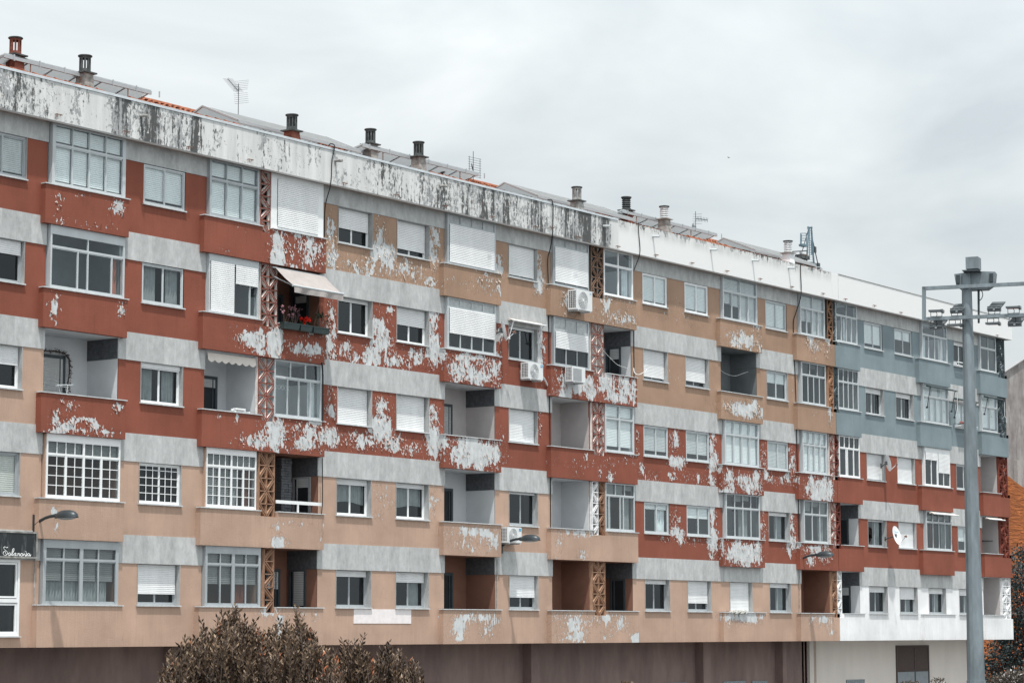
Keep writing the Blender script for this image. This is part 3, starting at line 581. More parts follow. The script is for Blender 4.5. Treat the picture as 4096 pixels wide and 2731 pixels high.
# glazed bays
def bay(x0, x1, k, sp):
    H = FL[k]; z0, z1 = H-1.17, ZC(k); fm = M[sp.get('k','alu')]; y = -BY; t = sp.get('t', .038); mb = MB(); pw = sp.get('post', .07)
    hd = sp.get('hd', 0); tr = sp.get('tr', .45); nt_, nb = sp.get('nt', 4), sp.get('nb', 4)
    sm = M[sp['side']] if sp.get('side') else fm
    # closing side cheek on the left, outer posts
    mb.box(x0, x0+pw, y, y+.06, z0, z1); mb.box(x1-pw, x1, y, y+.06, z0, z1)
    if not sp.get('side'): mb.box(x0+.001, x0+.03, y+.06, .05, z0, z1)
    mb.box(x1-.03, x1-.001, y+.06, .03, z0, z1)
    mb.box(x0+pw, x1-pw, y+.002, y+.058, z0, z0+.06); mb.box(x0+pw, x1-pw, y+.002, y+.058, z1-.05-hd, z1)
    zt = z1-.05-hd; zm = zt-tr; a, b = x0+pw, x1-pw
    if tr: mb.box(a, b, y+.004, y+.056, zm-.03, zm+.03)
    vt = [a+(b-a)*i/nt_ for i in range(1, nt_)] if tr else []
    vb = sp.get('vb') or [i/nb for i in range(1, nb)]; vb = [a+(b-a)*q for q in vb]
    for v in vt: mb.box(v-t*.45, v+t*.45, y+.006, y+.054, zm+.03, zt)
    for v in vb: mb.box(v-t*.55, v+t*.55, y+.006, y+.054, z0+.06, zm-.03)
    if sp.get('mid'): mb.box((a+b)/2-.06,(a+b)/2+.06,y-.002,y+.06,z0+.06,zt)
    # sash rails
    ed = [a]+vb+[b]
    for i in range(len(ed)-1): mb.box(ed[i]+.02, ed[i+1]-.02, y+.016, y+.05, z0+.06, z0+.095); mb.box(ed[i]+.02, ed[i+1]-.02, y+.016, y+.05, zm-.06, zm-.03)
    if sp.get('mun'):
        for i in range(len(ed)-1):
            xx = (ed[i]+ed[i+1])/2; mb.box(xx-.011,xx+.011,y+.014,y+.03,z0+.09,zm-.05)
            for q in range(1, 4): zz = z0+.09+(zm-z0-.14)*q/4; mb.box(ed[i]+.03,ed[i+1]-.03,y+.016,y+.028,zz-.011,zz+.011)
        e2 = [a]+vt+[b]
        for i in range(len(e2)-1):
            for q in range(1, 4): xx = e2[i]+(e2[i+1]-e2[i])*q/4; mb.box(xx-.011,xx+.011,y+.014,y+.03,zm+.03,zt)
    w = put(mb, 'glazed_bay', fm, x0)
    if sp.get('side'): c = MB(); c.box(x0-.03, x0+.03, y+.03, .05, z0, z1-.02); put(c, 'side_cheek', sm, x0, sub=w, attr=lambda A: np.zeros(len(A)))
    g = MB(); yg = y+.035; g.quad((a,yg,z0+.06),(b,yg,z0+.06),(b,yg,zm-.03),(a,yg,zm-.03))
    gm = M[sp.get('g') or ('glass_c' if sp.get('s') else 'glass')]
    if sp.get('frost'):
        f = MB(); f.quad((a,yg,zm),(b,yg,zm),(b,yg,zt),(a,yg,zt)); put(f, 'frosted_transom', M['frost'], x0, sub=w)
    elif tr: g.quad((a,yg,zm+.03),(b,yg,zm+.03),(b,yg,zt),(a,yg,zt))
    put(g, 'pane', gm, x0, sub=w)
    shm = M[sp.get('sm','shut')]; yi = -.02
    for kk, zA, zB, edges in (('s', z0+.06, zm, ed), ('st', zm+.02, zt, [a]+vt+[b])):
        fr_ = sp.get(kk)
        if not fr_: continue
        if not isinstance(fr_, list): fr_ = [fr_]*(len(edges)-1)
        sh = MB()
        for i, q in enumerate(fr_):
            if q: slats(sh, edges[i]+.02, edges[i+1]-.02, zB-(zB-zA)*q, zB, yi+.003*i)
        put(sh, 'shutter', shm, x0, sub=w)
    if sp.get('ro'):
        rs = sp['ro'] if isinstance(sp['ro'], list) else [(0, 1, sp['ro'])]
        ztop = zm-.02 if tr else zt
        for u0, u1, q in rs:
            sh = MB(); xa, xb = a+(b-a)*u0, a+(b-a)*u1; zb = ztop-(ztop-z0-.04)*q; slats(sh, xa+.01, xb-.01, zb+.03, ztop, y-.006, .058, .014); sh.box(xa+.01,xb-.01,y-.022,y-.001,zb,zb+.03); put(sh, 'shutter', shm, x0, sub=w)
    if sp.get('c'):
        for u0, u1, cm in sp['c']: put(curtain(a+(b-a)*u0, a+(b-a)*u1, z0+.05, zm-.05, .06), 'curtain', M[cm], x0, sub=w)
    return w
f4 = dict(nt=4, nb=4)
bay(45.90,48.72,5,dict(k='alu2',post=.12,tr=.52,st=.85,s=.93,**f4))
bay(45.90,48.74,4,dict(k='alu2',hd=.20,tr=.34,nt=2,mid=0,vb=[.36,.5,.84],g='glass_c',post=.06,c=[(.88,.97,'curtain_r')]))
bay(45.92,48.70,2,dict(k='white',hd=.16,tr=.34,nt=2,nb=4,mun=1,side='T',post=.05,mid=0,t=.07,st=1,sm='shut_g',g='glass'))
bay(45.87,48.70,1,dict(k='alu',hd=.18,tr=.30,mid=1,post=.11,st=1,s=[.50,.50,.50,.50],sm='shut_g',g='glass',c=[(.05,.5,'curtain'),(.5,.93,'curtain')],**f4))
bay(52.20,54.38,5,dict(k='alu',nt=3,nb=3,tr=.52,st=.85,s=.95,post=.08))
bay(52.22,54.40,4,dict(k='alu2',hd=.16,tr=0,nb=2,vb=[.5,.84],ro=[(0,.5,1),(.52,1,.38)],g='glass_c',post=.05))
bay(52.22,54.38,2,dict(k='white',hd=.13,tr=.34,nt=2,nb=4,mun=1,side='T',post=.04,t=.06,st=1,s=[1,1,0,0],sm='shut_g',g='glass',c=[(.55,.74,'curtain'),(.8,.95,'curtain_r')]))
bay(52.22,54.62,1,dict(k='alu',hd=.17,tr=.30,mid=1,post=.09,st=1,s=[.5,.5,.5,.5],sm='shut_g',g='glass',c=[(.6,.8,'curtain_r')],**f4))
bay(54.93,57.38,5,dict(k='white',hd=.10,tr=0,nb=1,post=.27,ro=.97,vb=[.5]))
bay(55.16,57.35,3,dict(k='alu2',tr=.48,nt=3,vb=[.27,.52,.77],post=.045,g='glass_c',c=[(.78,.97,'curtain')]))
bay(63.78,66.52,5,dict(k='alu',tr=.28,nt=4,nb=4,frost=1,ro=.975,post=.09))
bay(63.78,66.52,4,dict(k='alu2',tr=.28,nt=4,nb=4,frost=1,ro=.63,post=.09,g='glass'))
bay(69.98,72.22,5,dict(k='alu',tr=.26,nt=3,nb=3,frost=1,ro=.93,post=.07))
bay(69.98,72.22,4,dict(k='alu',tr=.46,nt=3,nb=3,frost=1,ro=.50,post=.08,g='glass_d'))
bay(73.20,75.15,5,dict(k='white',tr=.50,nt=2,nb=2,post=.06,g='glass_c',t=.06,c=[(.75,.97,'curtain')]))
bay(73.22,75.15,3,dict(k='alu2',tr=.46,nt=2,nb=2,post=.08,t=.07,s=.86,st=.9,sm='shut'))
bay(73.22,75.15,2,dict(k='alu2',tr=.40,nt=3,vb=[.1,.5,.62],post=.05,g='glass',st=[1,.9,.5],sm='shut_g',c=[(.62,.95,'curtain'),(.15,.3,'curtain')]))
bay(81.65,84.32,5,dict(k='alu2',tr=.52,nt=2,nb=4,st=1,s=[.45,.5,1,1],sm='shut_g',post=.06))
bay(81.66,84.32,3,dict(k='alu2',tr=.50,st=.95,s=1,post=.09,**f4))
bay(81.68,84.32,2,dict(k='alu2',tr=.50,post=.07,g='glass',st=[0,.5,.4,0],sm='shut_g',c=[(.45,.75,'curtain')],**f4))
bay(87.88,89.98,5,dict(k='alu2',tr=.52,nt=2,nb=4,st=1,s=[.5,.5,1,1],sm='shut_g',post=.06))
bay(87.90,89.98,4,dict(k='alu2',tr=.48,nt=3,nb=4,post=.06,g='glass_d',st=[.9,.4,.9],sm='shut_g'))
bay(87.90,89.98,3,dict(k='alu2',tr=.52,st=.9,s=1,post=.07,**f4))
bay(87.92,89.98,2,dict(k='alu2',tr=.52,nt=3,nb=3,st=[.8,.4,.9],sm='shut_g',post=.06,g='glass',c=[(.7,.95,'curtain')]))
bay(90.95,92.88,5,dict(k='alu2',tr=.50,nt=2,nb=4,post=.06,g='glass_c',c=[(.5,.7,'curtain')]))
bay(91.07,92.90,4,dict(k='alu2',tr=.50,post=.05,g='glass',**f4))
bay(91.05,92.90,3,dict(k='white',tr=.46,nt=4,vb=[.33,.40,.72],post=.06,g='glass_d',t=.06))
bay(99.12,101.70,5,dict(k='alu2',tr=.52,nt=2,nb=4,post=.06,g='glass_c',c=[(.02,.22,'curtain'),(.8,.97,'curtain')]))
bay(99.12,101.70,4,dict(k='alu2',tr=.50,nt=3,nb=4,post=.06,st=1,s=1,sm='shut'))
bay(99.12,101.70,3,dict(k='white',hd=.14,tr=.0,vb=[.25,.5,.75],mid=1,post=.05,ro=[(0,.48,.25),(.52,1,.60)],g='glass_d'))
bay(99.14,101.72,2,dict(k='alu2',tr=.44,nt=4,nb=4,post=.07,g='glass',st=.8,sm='shut_g',c=[(.3,.42,'curtain_r'),(.7,.95,'curtain')]))
bay(105.25,107.0,5,dict(k='alu2',tr=.55,nt=2,nb=2,post=.06,g='glass'))
bay(105.25,107.0,4,dict(k='alu2',tr=.52,nt=2,nb=2,post=.06,st=1,s=.9,sm='shut'))

# doors in the open loggias (right edge photo x, head photo y measured at the back wall)
def door(key, xa, xb, zt, shut=0, fm='ddoor', dm='dark'):
    x0, k = key; zf = FL[k]-2.2; lo = LOGO[key]; y = 1.2
    mb = MB(); frame(mb, xa, xb, zf, zt, y-.05, .09, .045); mb.box(xb-.22, xb-.18, y-.045, y-.01, zf+.1, zt-.09)
    d = put(mb, 'balcony_door', M[fm], x0, sub=lo)
    g = MB(); g.box(xa+.09, xb-.09, y-.02, y-.006, zf+.02, zt-.09)
    o = put(g, 'door_panel', M[dm], x0, sub=lo)
    if shut: s = MB(); h = zt-zf-.1; slats(s, xa+.09, xb-.09, zt-.09-h*shut, zt-.09, y-.028); put(s, 'door_shutter', M['shut_g'], x0, sub=lo)
def dx(px, py): return W(px, py, 1.2)
def dr(key, pl, pr, pt, **k):
    xa = dx(pl, pt)[0]; xb, zt = dx(pr, pt); door(key, max(xa, key[0]+.02), xb, min(zt, FL[key[1]]+.35), **k)
dr((45.85,3), 150, 258, 1425, shut=.52); dr((52.2,3), 780, 866, 1508, shut=.12); dr((54.6,4), 1090, 1128, 1180); dr((54.6,1), 1060, 1117, 2275, shut=.25)
def side_door(key, x1, ya, yb, shut=0, fm='ddoor', dm='dark', zt=None):     # opening in the right-hand return wall
    x0, k = key; lo = LOGO[key]; zf = FL[k]-2.2; zt = FL[k]-.01; X = x1
    mb = MB()
    for a_, b_, c_, d_ in ((ya,ya+.07,zf,zt),(yb-.07,yb,zf,zt),(ya+.07,yb-.07,zt-.06,zt),(ya+.07,yb-.07,zf+.0,zf+.06)): mb.box(X-.05, X-.002, a_, b_, c_, d_)
    mb.box(X-.045, X-.003, yb-.20, yb-.15, zf+.06, zt-.06); put(mb, 'balcony_door', M[fm], x0, sub=lo)
    mb = MB(); mb.box(X-.020, X-.006, ya+.07, yb-.07, zf+.06, zt-.06); put(mb, 'door_panel', M[dm], x0, sub=lo)
    if shut:
        mb = MB(); h = (zt-zf)*shut; n = int(h/.055)
        for i in range(n): z = zt-.06-i*.055; mb.box(X-.040, X-.022, ya+.07, yb-.16, z-.048, z)
        put(mb, 'door_shutter', M['shut_g'], x0, sub=lo)
side_door((54.6,4), 57.35, .40, 1.12, .12); side_door((54.6,2), 57.35, .27, .98, .14, 'alu'); side_door((54.6,1), 57.35, .42, 1.10, .48)
dr((63.78,3), 1750, 1806, 1618, shut=.9); dr((63.78,2), 1750, 1808, 1954, fm='ddoor'); dr((63.78,1), 1750, 1809, 2290, shut=.0)
side_door((72.45,4), 75.15, .42, 1.08, .2); side_door((72.45,1), 75.15, .30, .95); side_door((90.8,2), 92.9, .46, 1.12); side_door((90.8,1), 92.9, .42, 1.12, .17)
# slate column and a white rail in one brown loggia, plastered return in others
lo = LOGO[(54.6,2)]; mb = MB(); xa, _ = W(1120, 1880, .55); 
for j in range(34):
    z = FL[2]-2.2+j*.08
    for i in range(3): q = xa+.0+i*.16; d_ = random.uniform(0,.03); mb.box(q, q+.155, .5-d_, .75, z+.004, z+.076)
put(mb, 'slate_column', M['slate'], 55, sub=lo)
mb = MB(); zr = FL[2]-.93; mb.box(55.22,57.34,-PR+.02,-PR+.05,zr,zr+.10); mb.box(56.2,56.26,-PR+.02,-PR+.05,FL[2]-1.17,zr); put(mb, 'white_rail', M['white'], 55, sub=lo)
for key, x_, ww in (((72.45,4),74.62,.50),((90.8,2),92.36,.50),((90.8,1),92.40,.45)):
    pass
mb = MB(); mb.lathe([(.0,0),(.17,0),(.19,.05),(.15,.12),(.0,.13)], 0, 0, 14)
o = mb.build('wall_fan', M['black']); o.parent = LOGO[(70.0,1)]
o.matrix_world = Matrix.Translation((70.55, .55, FL[1]+.30)) @ Matrix.Rotation(math.radians(75), 4, 'X'); o.matrix_parent_inverse = Matrix.Translation(-LOGO[(70.0,1)].parent.location) if False else Matrix.Identity(4)

# shop window and sign at far left
mb = MB(); frame(mb, 42.2, 45.14, 3.92, 5.93, -.03, .07, .09, hs=[4.85], mt=.10); frame(mb, 42.3, 45.06, 4.92, 5.85, -.01, .05, .05); frame(mb, 42.3, 45.06, 3.99, 4.78, -.01, .05, .05)
sw = put(mb, 'window', M['white'], 43); g = MB(); g.box(42.25,45.1,.03,.04,3.95,5.9); put(g, 'pane', M['glass_d'], 43, sub=sw)
g = MB(); g.box(44.85,44.93,.06,.09,3.95,5.9); put(g, 'window_post', M['alu'], 43, sub=sw)
sl = MB(); sl.box(42.1,45.2,-.07,.02,3.89,3.915); put(sl, 'sill', M['coping'], 43, sub=sw)
sg = thing('shop_sign', (44, -.1, 6.0), 'black weathered sign with white script lettering above the big window at the left edge', 'sign')
mb = MB(); frame(mb, 42.0, 45.62, 5.97, 6.68, -.17, .045, .145)
under(mb.build('sign_frame', M['conc']), sg)
def sign_mat():
    m, nt, p = newmat('stained_black_sign'); v = pos(nt, (2.2,2.2,.5))
    f = rng(nt, noise(nt, v, 2.4, 7, .68), .50, .74, 0, .75); sp = rng(nt, noise(nt, pos(nt,(1,1,.6)), 30, 3, .6), .68, .74, 0, .5)
    c = mixc(nt, mth(nt, 'MAXIMUM', f, sp), (.008,.013,.016), (.20,.21,.21)); nt.links.new(c, p.inputs['Base Color']); p.inputs['Roughness'].default_value = .5; return m
mb = MB(); mb.box(42.045,45.575,-.155,-.03,6.015,6.635); under(mb.build('sign_panel', sign_mat()), sg)
LET = ["490 740,440 775,400 770,300 720,260 735,235 800,270 880,350 950,430 1010,465 1090,440 1190,380 1240,320 1250,240 1220,195 1140,215 1050,280 1010,340 1040,355 1100,335 1140",
 "660 1110,620 1090,560 1110,515 1180,530 1250,570 1262,620 1220,655 1110,645 1220,655 1255,690 1240,735 1190","735 1190,780 950,830 840,870 835,880 900,840 1010,790 1100,760 1190,765 1260,800 1255,850 1200",
 "1010 1120,960 1110,905 1150,880 1230,910 1272,960 1250,1000 1130,995 1230,1010 1270,1040 1250","1100 1120,1125 1150,1100 1285,1120 1200,1180 1125,1220 1150,1195 1240,1210 1280,1250 1270,1300 1200",
 "1380 1130,1320 1150,1285 1220,1310 1285,1370 1295,1425 1240,1435 1160,1380 1130,1400 1200,1450 1270,1500 1200,1540 1150","1540 1150,1570 1270,1600 1300,1640 1180,1655 1070,1620 1010,1590 1020","1600 1300,1650 1290,1700 1220,1760 1150,1830 1140,1860 1160","1850 1150,1780 1140,1720 1190,1715 1270,1760 1300,1820 1240,1855 1160,1845 1250,1860 1305,1900 1280,1940 1210"]
mb = MB()
for s_ in LET:
    P = [tuple(float(q) for q in t.split()) for t in s_.split(',')]; pp = []
    for i in range(len(P)-1):        # Catmull-Rom smoothing
        p0, p1, p2, p3 = P[max(i-1,0)], P[i], P[i+1], P[min(i+2,len(P)-1)]
        for u in (0,.25,.5,.75):
            pp.append(tuple(.5*((2*p1[c])+(-p0[c]+p2[c])*u+(2*p0[c]-5*p1[c]+4*p2[c]-p3[c])*u*u+(-p0[c]+3*p1[c]-3*p2[c]+p3[c])*u**3) for c in (0,1)))
    pp.append(P[-1]); q = []
    for a, b in pp: X_, Z_ = W(a/15.68, 2140+b/15.68, -.16); q.append((X_, -.160, Z_))
    mb.tube(q, .0085, 5)
under(mb.build('lettering', M['white']), sg)
# painted-out panel under two tan windows
mb = MB(); mb.box(59.13,62.03,-.012,.01,4.28,4.728); put(mb, 'blank_panel', simple('whitewashed_panel', (.74,.70,.70), .8, 0, .08, 6), 60, label='white painted-out rectangle below the windows')

# ------------------------------------------------------------------ ground floor
mb = MB(); mb.grid(38, 91.3, 0, 3.62, 1.5, (), 2.0)
for a, b in ((52.25,52.62),(70.35,70.85),(81.97,82.51),(88.23,88.54)): mb.box(a, b, 1.14, 1.52, 0, 3.62)
put(mb, 'ground_floor_wall', M['brown'], 60)
mb = MB(); mb.grid(91.3, 106.5, 0, 3.62, 1.5, [(99.1,102.4,.2,3.38)], 3); mb.box(106.45,106.5,1.5,3,0,3.62); mb.box(90.95,91.3,1.38,1.6,0,3.62)
put(mb, 'ground_floor_wall', M['cream'], 95)
mb = MB(); mb.box(91.30,91.55,1.40,1.6,0,3.62); put(mb, 'pilaster', simple('beige_pilaster', (.36,.29,.25), .9), 95)
mb = MB(); mb.box(91.0,107.90,.03,1.48,3.63,3.79); put(mb, 'overhang_soffit', M['wallw'], 95)
mb = MB(); frame(mb, 99.1, 102.4, .2, 3.38, 1.46, .10, .10, vs=[100.95], hs=[2.25], mt=.09)
gt = put(mb, 'metal_gate', simple('dark_brown_gate_frame', (.05,.035,.03), .6), 100)
mb = MB()
for q in np.arange(99.25, 102.3, .105): mb.box(q, q+.05, 1.475, 1.50, 2.3, 3.28)
put(mb, 'upper_bars', simple('brown_gate_bars', (.10,.07,.065), .5), 100, sub=gt)
mb = MB()
for q in np.arange(99.25, 102.3, .105): mb.box(q, q+.06, 1.475, 1.50, .3, 2.2)
put(mb, 'lower_bars', simple('grey_gate_bars', (.30,.34,.37), .5), 100, sub=gt)
mb = MB(); mb.box(99.15,102.35,1.53,1.56,.25,3.33); put(mb, 'gate_backing', M['dark'], 100, sub=gt)
for a, b, z in ((94.36,96.04,1.95),(86.27,87.51,2.04),(84.0,85.76,2.06),(79.55,81.22,2.08)):
    mb = MB(); n = 9
    for i in range(n):
        for j in range(3): u = a+(b-a)*i/n; mb.box(u+.01, u+(b-a)/n-.01, 1.46, 1.52, z-.19*(j+1)+.01, z-.19*j-.01)
    put(mb, 'glass_block_window', simple('glass_block', (.16,.20,.22), .25, 0, .4, 20, .6), a)

# ------------------------------------------------------------------ roof parapet, soffit, roof
PY = -.42
def par(x0, x1, zt0, zt1, b):
    mb = MB(); n0 = len(mb.v); mb.grid(x0, x1, 17.86, 18.96, PY, (), .12)
    for i in range(n0, len(mb.v)):
        x, y, z = mb.v[i]; t = zt0+(zt1-zt0)*(x-x0)/(x1-x0); mb.v[i] = (x, y, 17.86+(z-17.86)*(t-17.86)/1.10)
    mb.quad((x0,PY,17.86),(x1,PY,17.86),(x1,PY+.18,17.86),(x0,PY+.18,17.86)); mb.quad((x0,PY+.2,18.0),(x1,PY+.2,18.0),(x1,PY+.2,zt1),(x0,PY+.2,zt0)); mb.quad((x0,PY,zt0),(x1,PY,zt1),(x1,PY+.2,zt1),(x0,PY+.2,zt0))
    mb.quad((x1,PY,17.86),(x1,PY+.9,17.86),(x1,PY+.9,zt1),(x1,PY,zt1)); mb.quad((x0,PY,17.86),(x0,PY+.2,17.86),(x0,PY+.2,zt0),(x0,PY,zt0))
    o = put(mb, 'roof_parapet', M['parapet'], (x0+x1)/2, attr=grime); return o
pA = par(38, 90.12, 18.96, 18.97, bA); pB = par(90.69, 108.25, 18.96, 18.84, bB)
pA2 = par(90.125, 90.66, 18.97, 18.97, bA)
mb = MB(); mb.box(38, 73.7, PY-.025, PY+.2, 18.965, 19.0); mb.box(38,73.7,PY-.025,PY-.005,18.93,18.966); put(mb, 'flashing', M['zinc_l'], 50, sub=pA)
mb = MB(); mb.box(90.7, 108.27, PY-.02, PY+.2, 18.97, 18.985)
for i in range(len(mb.v)):
    x, y, z = mb.v[i]; mb.v[i] = (x, y, z-.125*(x-90.7)/17.5)
put(mb, 'flashing', simple('stained_grey_coping', (.33,.32,.29), .8, 0, .4, 12), 100, sub=pB)
for a, b in ((38, 90.66), (90.7, 108.2)): mb = MB(); mb.box(a, b, PY+.18, .9, 17.875, 17.91); put(mb, 'soffit', M['soffit'], a+.1)
# tiled roof, corrugated
def roof(x0, x1):
    mb = MB(); pit = .24; n = int((x1-x0)/pit); rows = 13; k0 = 0
    Y0, Z0, Y1, Z1 = -.18, 18.93, 5.6, 20.86
    for r in range(rows):
        ya, yb = Y0+(Y1-Y0)*r/rows, Y0+(Y1-Y0)*(r+1)/rows+.04; za, zb = Z0+(Z1-Z0)*r/rows+.035, Z0+(Z1-Z0)*(r+1)/rows
        k = len(mb.v); pr = [(0,.0),(.12,.065),(.3,.095),(.5,.10),(.7,.095),(.88,.065)]
        for i in range(n):
            jx, jz = random.uniform(-.01,.01), random.uniform(-.012,.012)
            for u, h in pr: mb.v += [(x0+(i+u)*pit+jx, ya, za+h*.8+jz), (x0+(i+u)*pit+jx, yb, zb+h*.8+jz-.01)]
        m = (len(mb.v)-k)//2
        for i in range(m-1): mb.f.append((k+2*i, k+2*i+2, k+2*i+3, k+2*i+1)); mb.m.append(0)
    return mb
for a, b in ((38, 90.6),):
    o = put(roof(a, b), 'roof', M['tile'], a, attr=None)
    mb = MB()
    for q in np.arange(a, b, .42): mb.bar((q, 5.6, 20.90+random.uniform(-.01,.01)), (q+.44, 5.6, 20.92), .12, .105, 8)
    put(mb, 'ridge_tiles', M['tile'], a, sub=o)
    for xa, xb in ((44.0,48.0),(48.9,53.4),(63.0,66.6),(79.2,82.3)):
        mb = MB()
        for q in np.arange(xa, xb, .40): mb.bar((q, -.02, 19.06), (q+.42, -.02, 19.04), .115, .095, 8)
        put(mb, 'verge_tiles', M['tile'], a, sub=o)
mb = MB(); mb.quad((90.7,-.2,18.7),(108,-.2,18.6),(108,10.8,18.6),(90.7,10.8,18.7)); put(mb, 'roof', M['conc'], 100)
mb = MB(); mb.quad((38,5.6,20.86),(90.6,5.6,20.86),(90.6,10.9,19.0),(38,10.9,19.0)); put(mb, 'rear_roof_slope', M['tile'], 50)

# chimneys: px, cap y, base y, depth, style, colour
def chimney(px, pt, pb, Y, style, body, pot):
    X, zt = W(px, pt, Y); zb = 18.9 if Y < .4 else 19.0; _, zbase = W(px, pb, Y); r = .165
    mb = MB(); h = .18; zc = zt-.50
    kk = len(mb.v); mb.v += [(X+sx*s2, Y+sy*s2, z) for z, s2 in ((zb, .215), (zc-.03, .165)) for sx, sy in ((-1,-1),(1,-1),(1,1),(-1,1))]
    for i in range(4): j = (i+1) % 4; mb.f.append((kk+i, kk+j, kk+4+j, kk+4+i)); mb.m.append(0)
    ch = put(mb, 'chimney', M[body], X)
    c = MB(); c.box(X-.25, X+.25, Y-.25, Y+.25, zc-.04, zc); put(c, 'collar', M['conc_d'] if style != 'lw' else M['conc'], X, sub=ch)
    p = MB()
    if style == 's':
        p.lathe([(.0,zc+.001),(r+.01,zc+.001),(r,zc+.10),(r-.03,zc+.10)], X, Y, 20); p.lathe([(r-.03,zt-.10),(r,zt-.10),(r,zt-.04)], X, Y, 20)
        for i in range(10):
            t = 2*math.pi*i/10+.2; cx, cy = X+math.cos(t)*(r-.016), Y+math.sin(t)*(r-.016)
            p.obox((cx, cy, (zc+zt)/2), Vector((-math.sin(t),math.cos(t),0))*.026, Vector((math.cos(t),math.sin(t),0))*.016, Vector((0,0,(zt-zc)/2-.085)))
    else:
        for j in range(6): z = zc+.02+j*.075; p.lathe([(.09,z),(r-.02,z),(r+.01,z+.022),(r,z+.045),(.09,z+.048)], X, Y, 20)
        for i in range(4): t = 2*math.pi*i/4+.5; p.obox((X+math.cos(t)*.11, Y+math.sin(t)*.11, (zc+zt)/2), Vector((.02,0,0)), Vector((0,.02,0)), Vector((0,0,(zt-zc)/2-.02)))
    put(p, 'chimney_pot', M[pot], X, sub=ch)
    c = MB(); c.lathe([(.0,zt-.045),(r+.03,zt-.045),(r+.045,zt-.02),(r+.03,zt),(.0,zt+.012)], X, Y, 20); put(c, 'pot_lid', M['conc_d'], X, sub=ch)
for a in ((62.6,151,255,1.2,'s','redch','redch'),(340.7,223,351,1.0,'s','conc','conc_d'),(1168,459,555,-.02,'s','redch','conc_d'),(1482,517,615,1.2,'s','conc','conc_d'),(1674.5,568,672,.8,'s','conc','conc_d'),
          (2307,748,837,-.02,'s','conc','conc'),(2505,788,870,1.2,'l','redch','conc_d'),(2656.6,824.5,921,.6,'lw','conc','wallw'),(3151.5,963,1047,-.02,'lw','wallw','wallw')): chimney(*a)
mb = MB(); X, z = W(1768, 680, 1.5); mb.bar((X,1.5,z-.5),(X,1.5,z),.05); mb.lathe([(0,z+.05),(.11,z-.02),(.11,z-.05),(0,z-.05)],X,1.5,10); put(mb, 'roof_vent', M['conc_d'], X)
# rooflight canopies over the light wells
def canopy(x0, x1, zf, yf, kind):
    t = []
    mb = MB()
    if kind == 'A':      # high front edge, sheet falls to the back: its underside shows
        yb, zb = yf+3.0, zf-.95
        mb.obox(((x0+x1)/2,(yf+yb)/2,(zf+zb)/2), Vector(((x1-x0)/2,0,0)), Vector((0,(yb-yf)/2,(zb-zf)/2)), Vector((0,.3,.95)).normalized()*.012)
        c = put(mb, 'rooflight_canopy', M['poly'], x0)
        r = MB(); n = int((x1-x0)/.95)
        r.box(x0-.05, x1, yf-.03, yf+.03, zf-.13, zf-.03)
        for i in range(n+1): q = x0+(x1-x0)*i/n; r.bar((q, yf, zf-.05), (q, yb, zb-.05), .022, n=4)
        for i in range(n+1):
            q = x0+(x1-x0)*i/n+.3; r.box(q, q+.03, yf-.05, yf-.02, zf-.16, zf+.02)
        put(r, 'canopy_frame', M['alu'], x0, sub=c)
        r = MB()
        for i in range(1, n, 2): q = x0+(x1-x0)*i/n; r.bar((q, yf, 18.95), (q, yf, zf-.08), .018, n=5)
        put(r, 'canopy_post', M['rust'], x0, sub=c)
        r = MB(); r.quad((x0,yf,zf-.02),(x0-1.15,yf+.2,zf-.55),(x0-1.15,yf+2.0,zf-.9),(x0,yb,zb)); r.bar((x0,yf,zf-.03),(x0-1.15,yf+.2,zf-.57),.03); put(r, 'canopy_gable', M['poly'], x0, sub=c)
    else:                # ridge at the back, sheet falls towards the street
        yr = 2.0; ye, ze = .55, zf-.62
        mb.obox(((x0+x1)/2,(yr+ye)/2,(zf+ze)/2), Vector(((x1-x0)/2,0,0)), Vector((0,(yr-ye)/2,(zf-ze)/2)), Vector((0,-.4,.9)).normalized()*.012)
        mb.obox(((x0+x1)/2,(yr+3.4)/2,(zf+ze)/2), Vector(((x1-x0)/2,0,0)), Vector((0,(3.4-yr)/2,(ze-zf)/2)), Vector((0,.4,.9)).normalized()*.012)
        c = put(mb, 'rooflight_canopy', M['poly'], x0)
        r = MB(); n = int((x1-x0)/1.0); r.box(x0, x1, ye-.05, ye-.01, ze-.09, ze-.01)
        for q in (x0, x1): r.bar((q, yr, zf), (q, ye, ze), .035, n=4); r.bar((q, yr, zf), (q, 3.4, ze), .035, n=4)
        for i in range(n+1): q = x0+(x1-x0)*i/n; r.bar((q, yr, zf-.03), (q, ye, ze-.03), .02, n=4); r.bar((q, ye, 18.95), (q, ye, ze-.03), .016, n=4)
        put(r, 'canopy_frame', M['alu'], x0, sub=c)
canopy(45.12,50.84,19.82,1.0,'A'); canopy(60.68,67.03,19.85,1.0,'A'); canopy(76.21,83.13,19.85,1.0,'A')
canopy(54.13,60.0,20.06,0,'B'); canopy(69.97,76.4,20.05,0,'B'); canopy(85.36,90.5,20.05,0,'B')

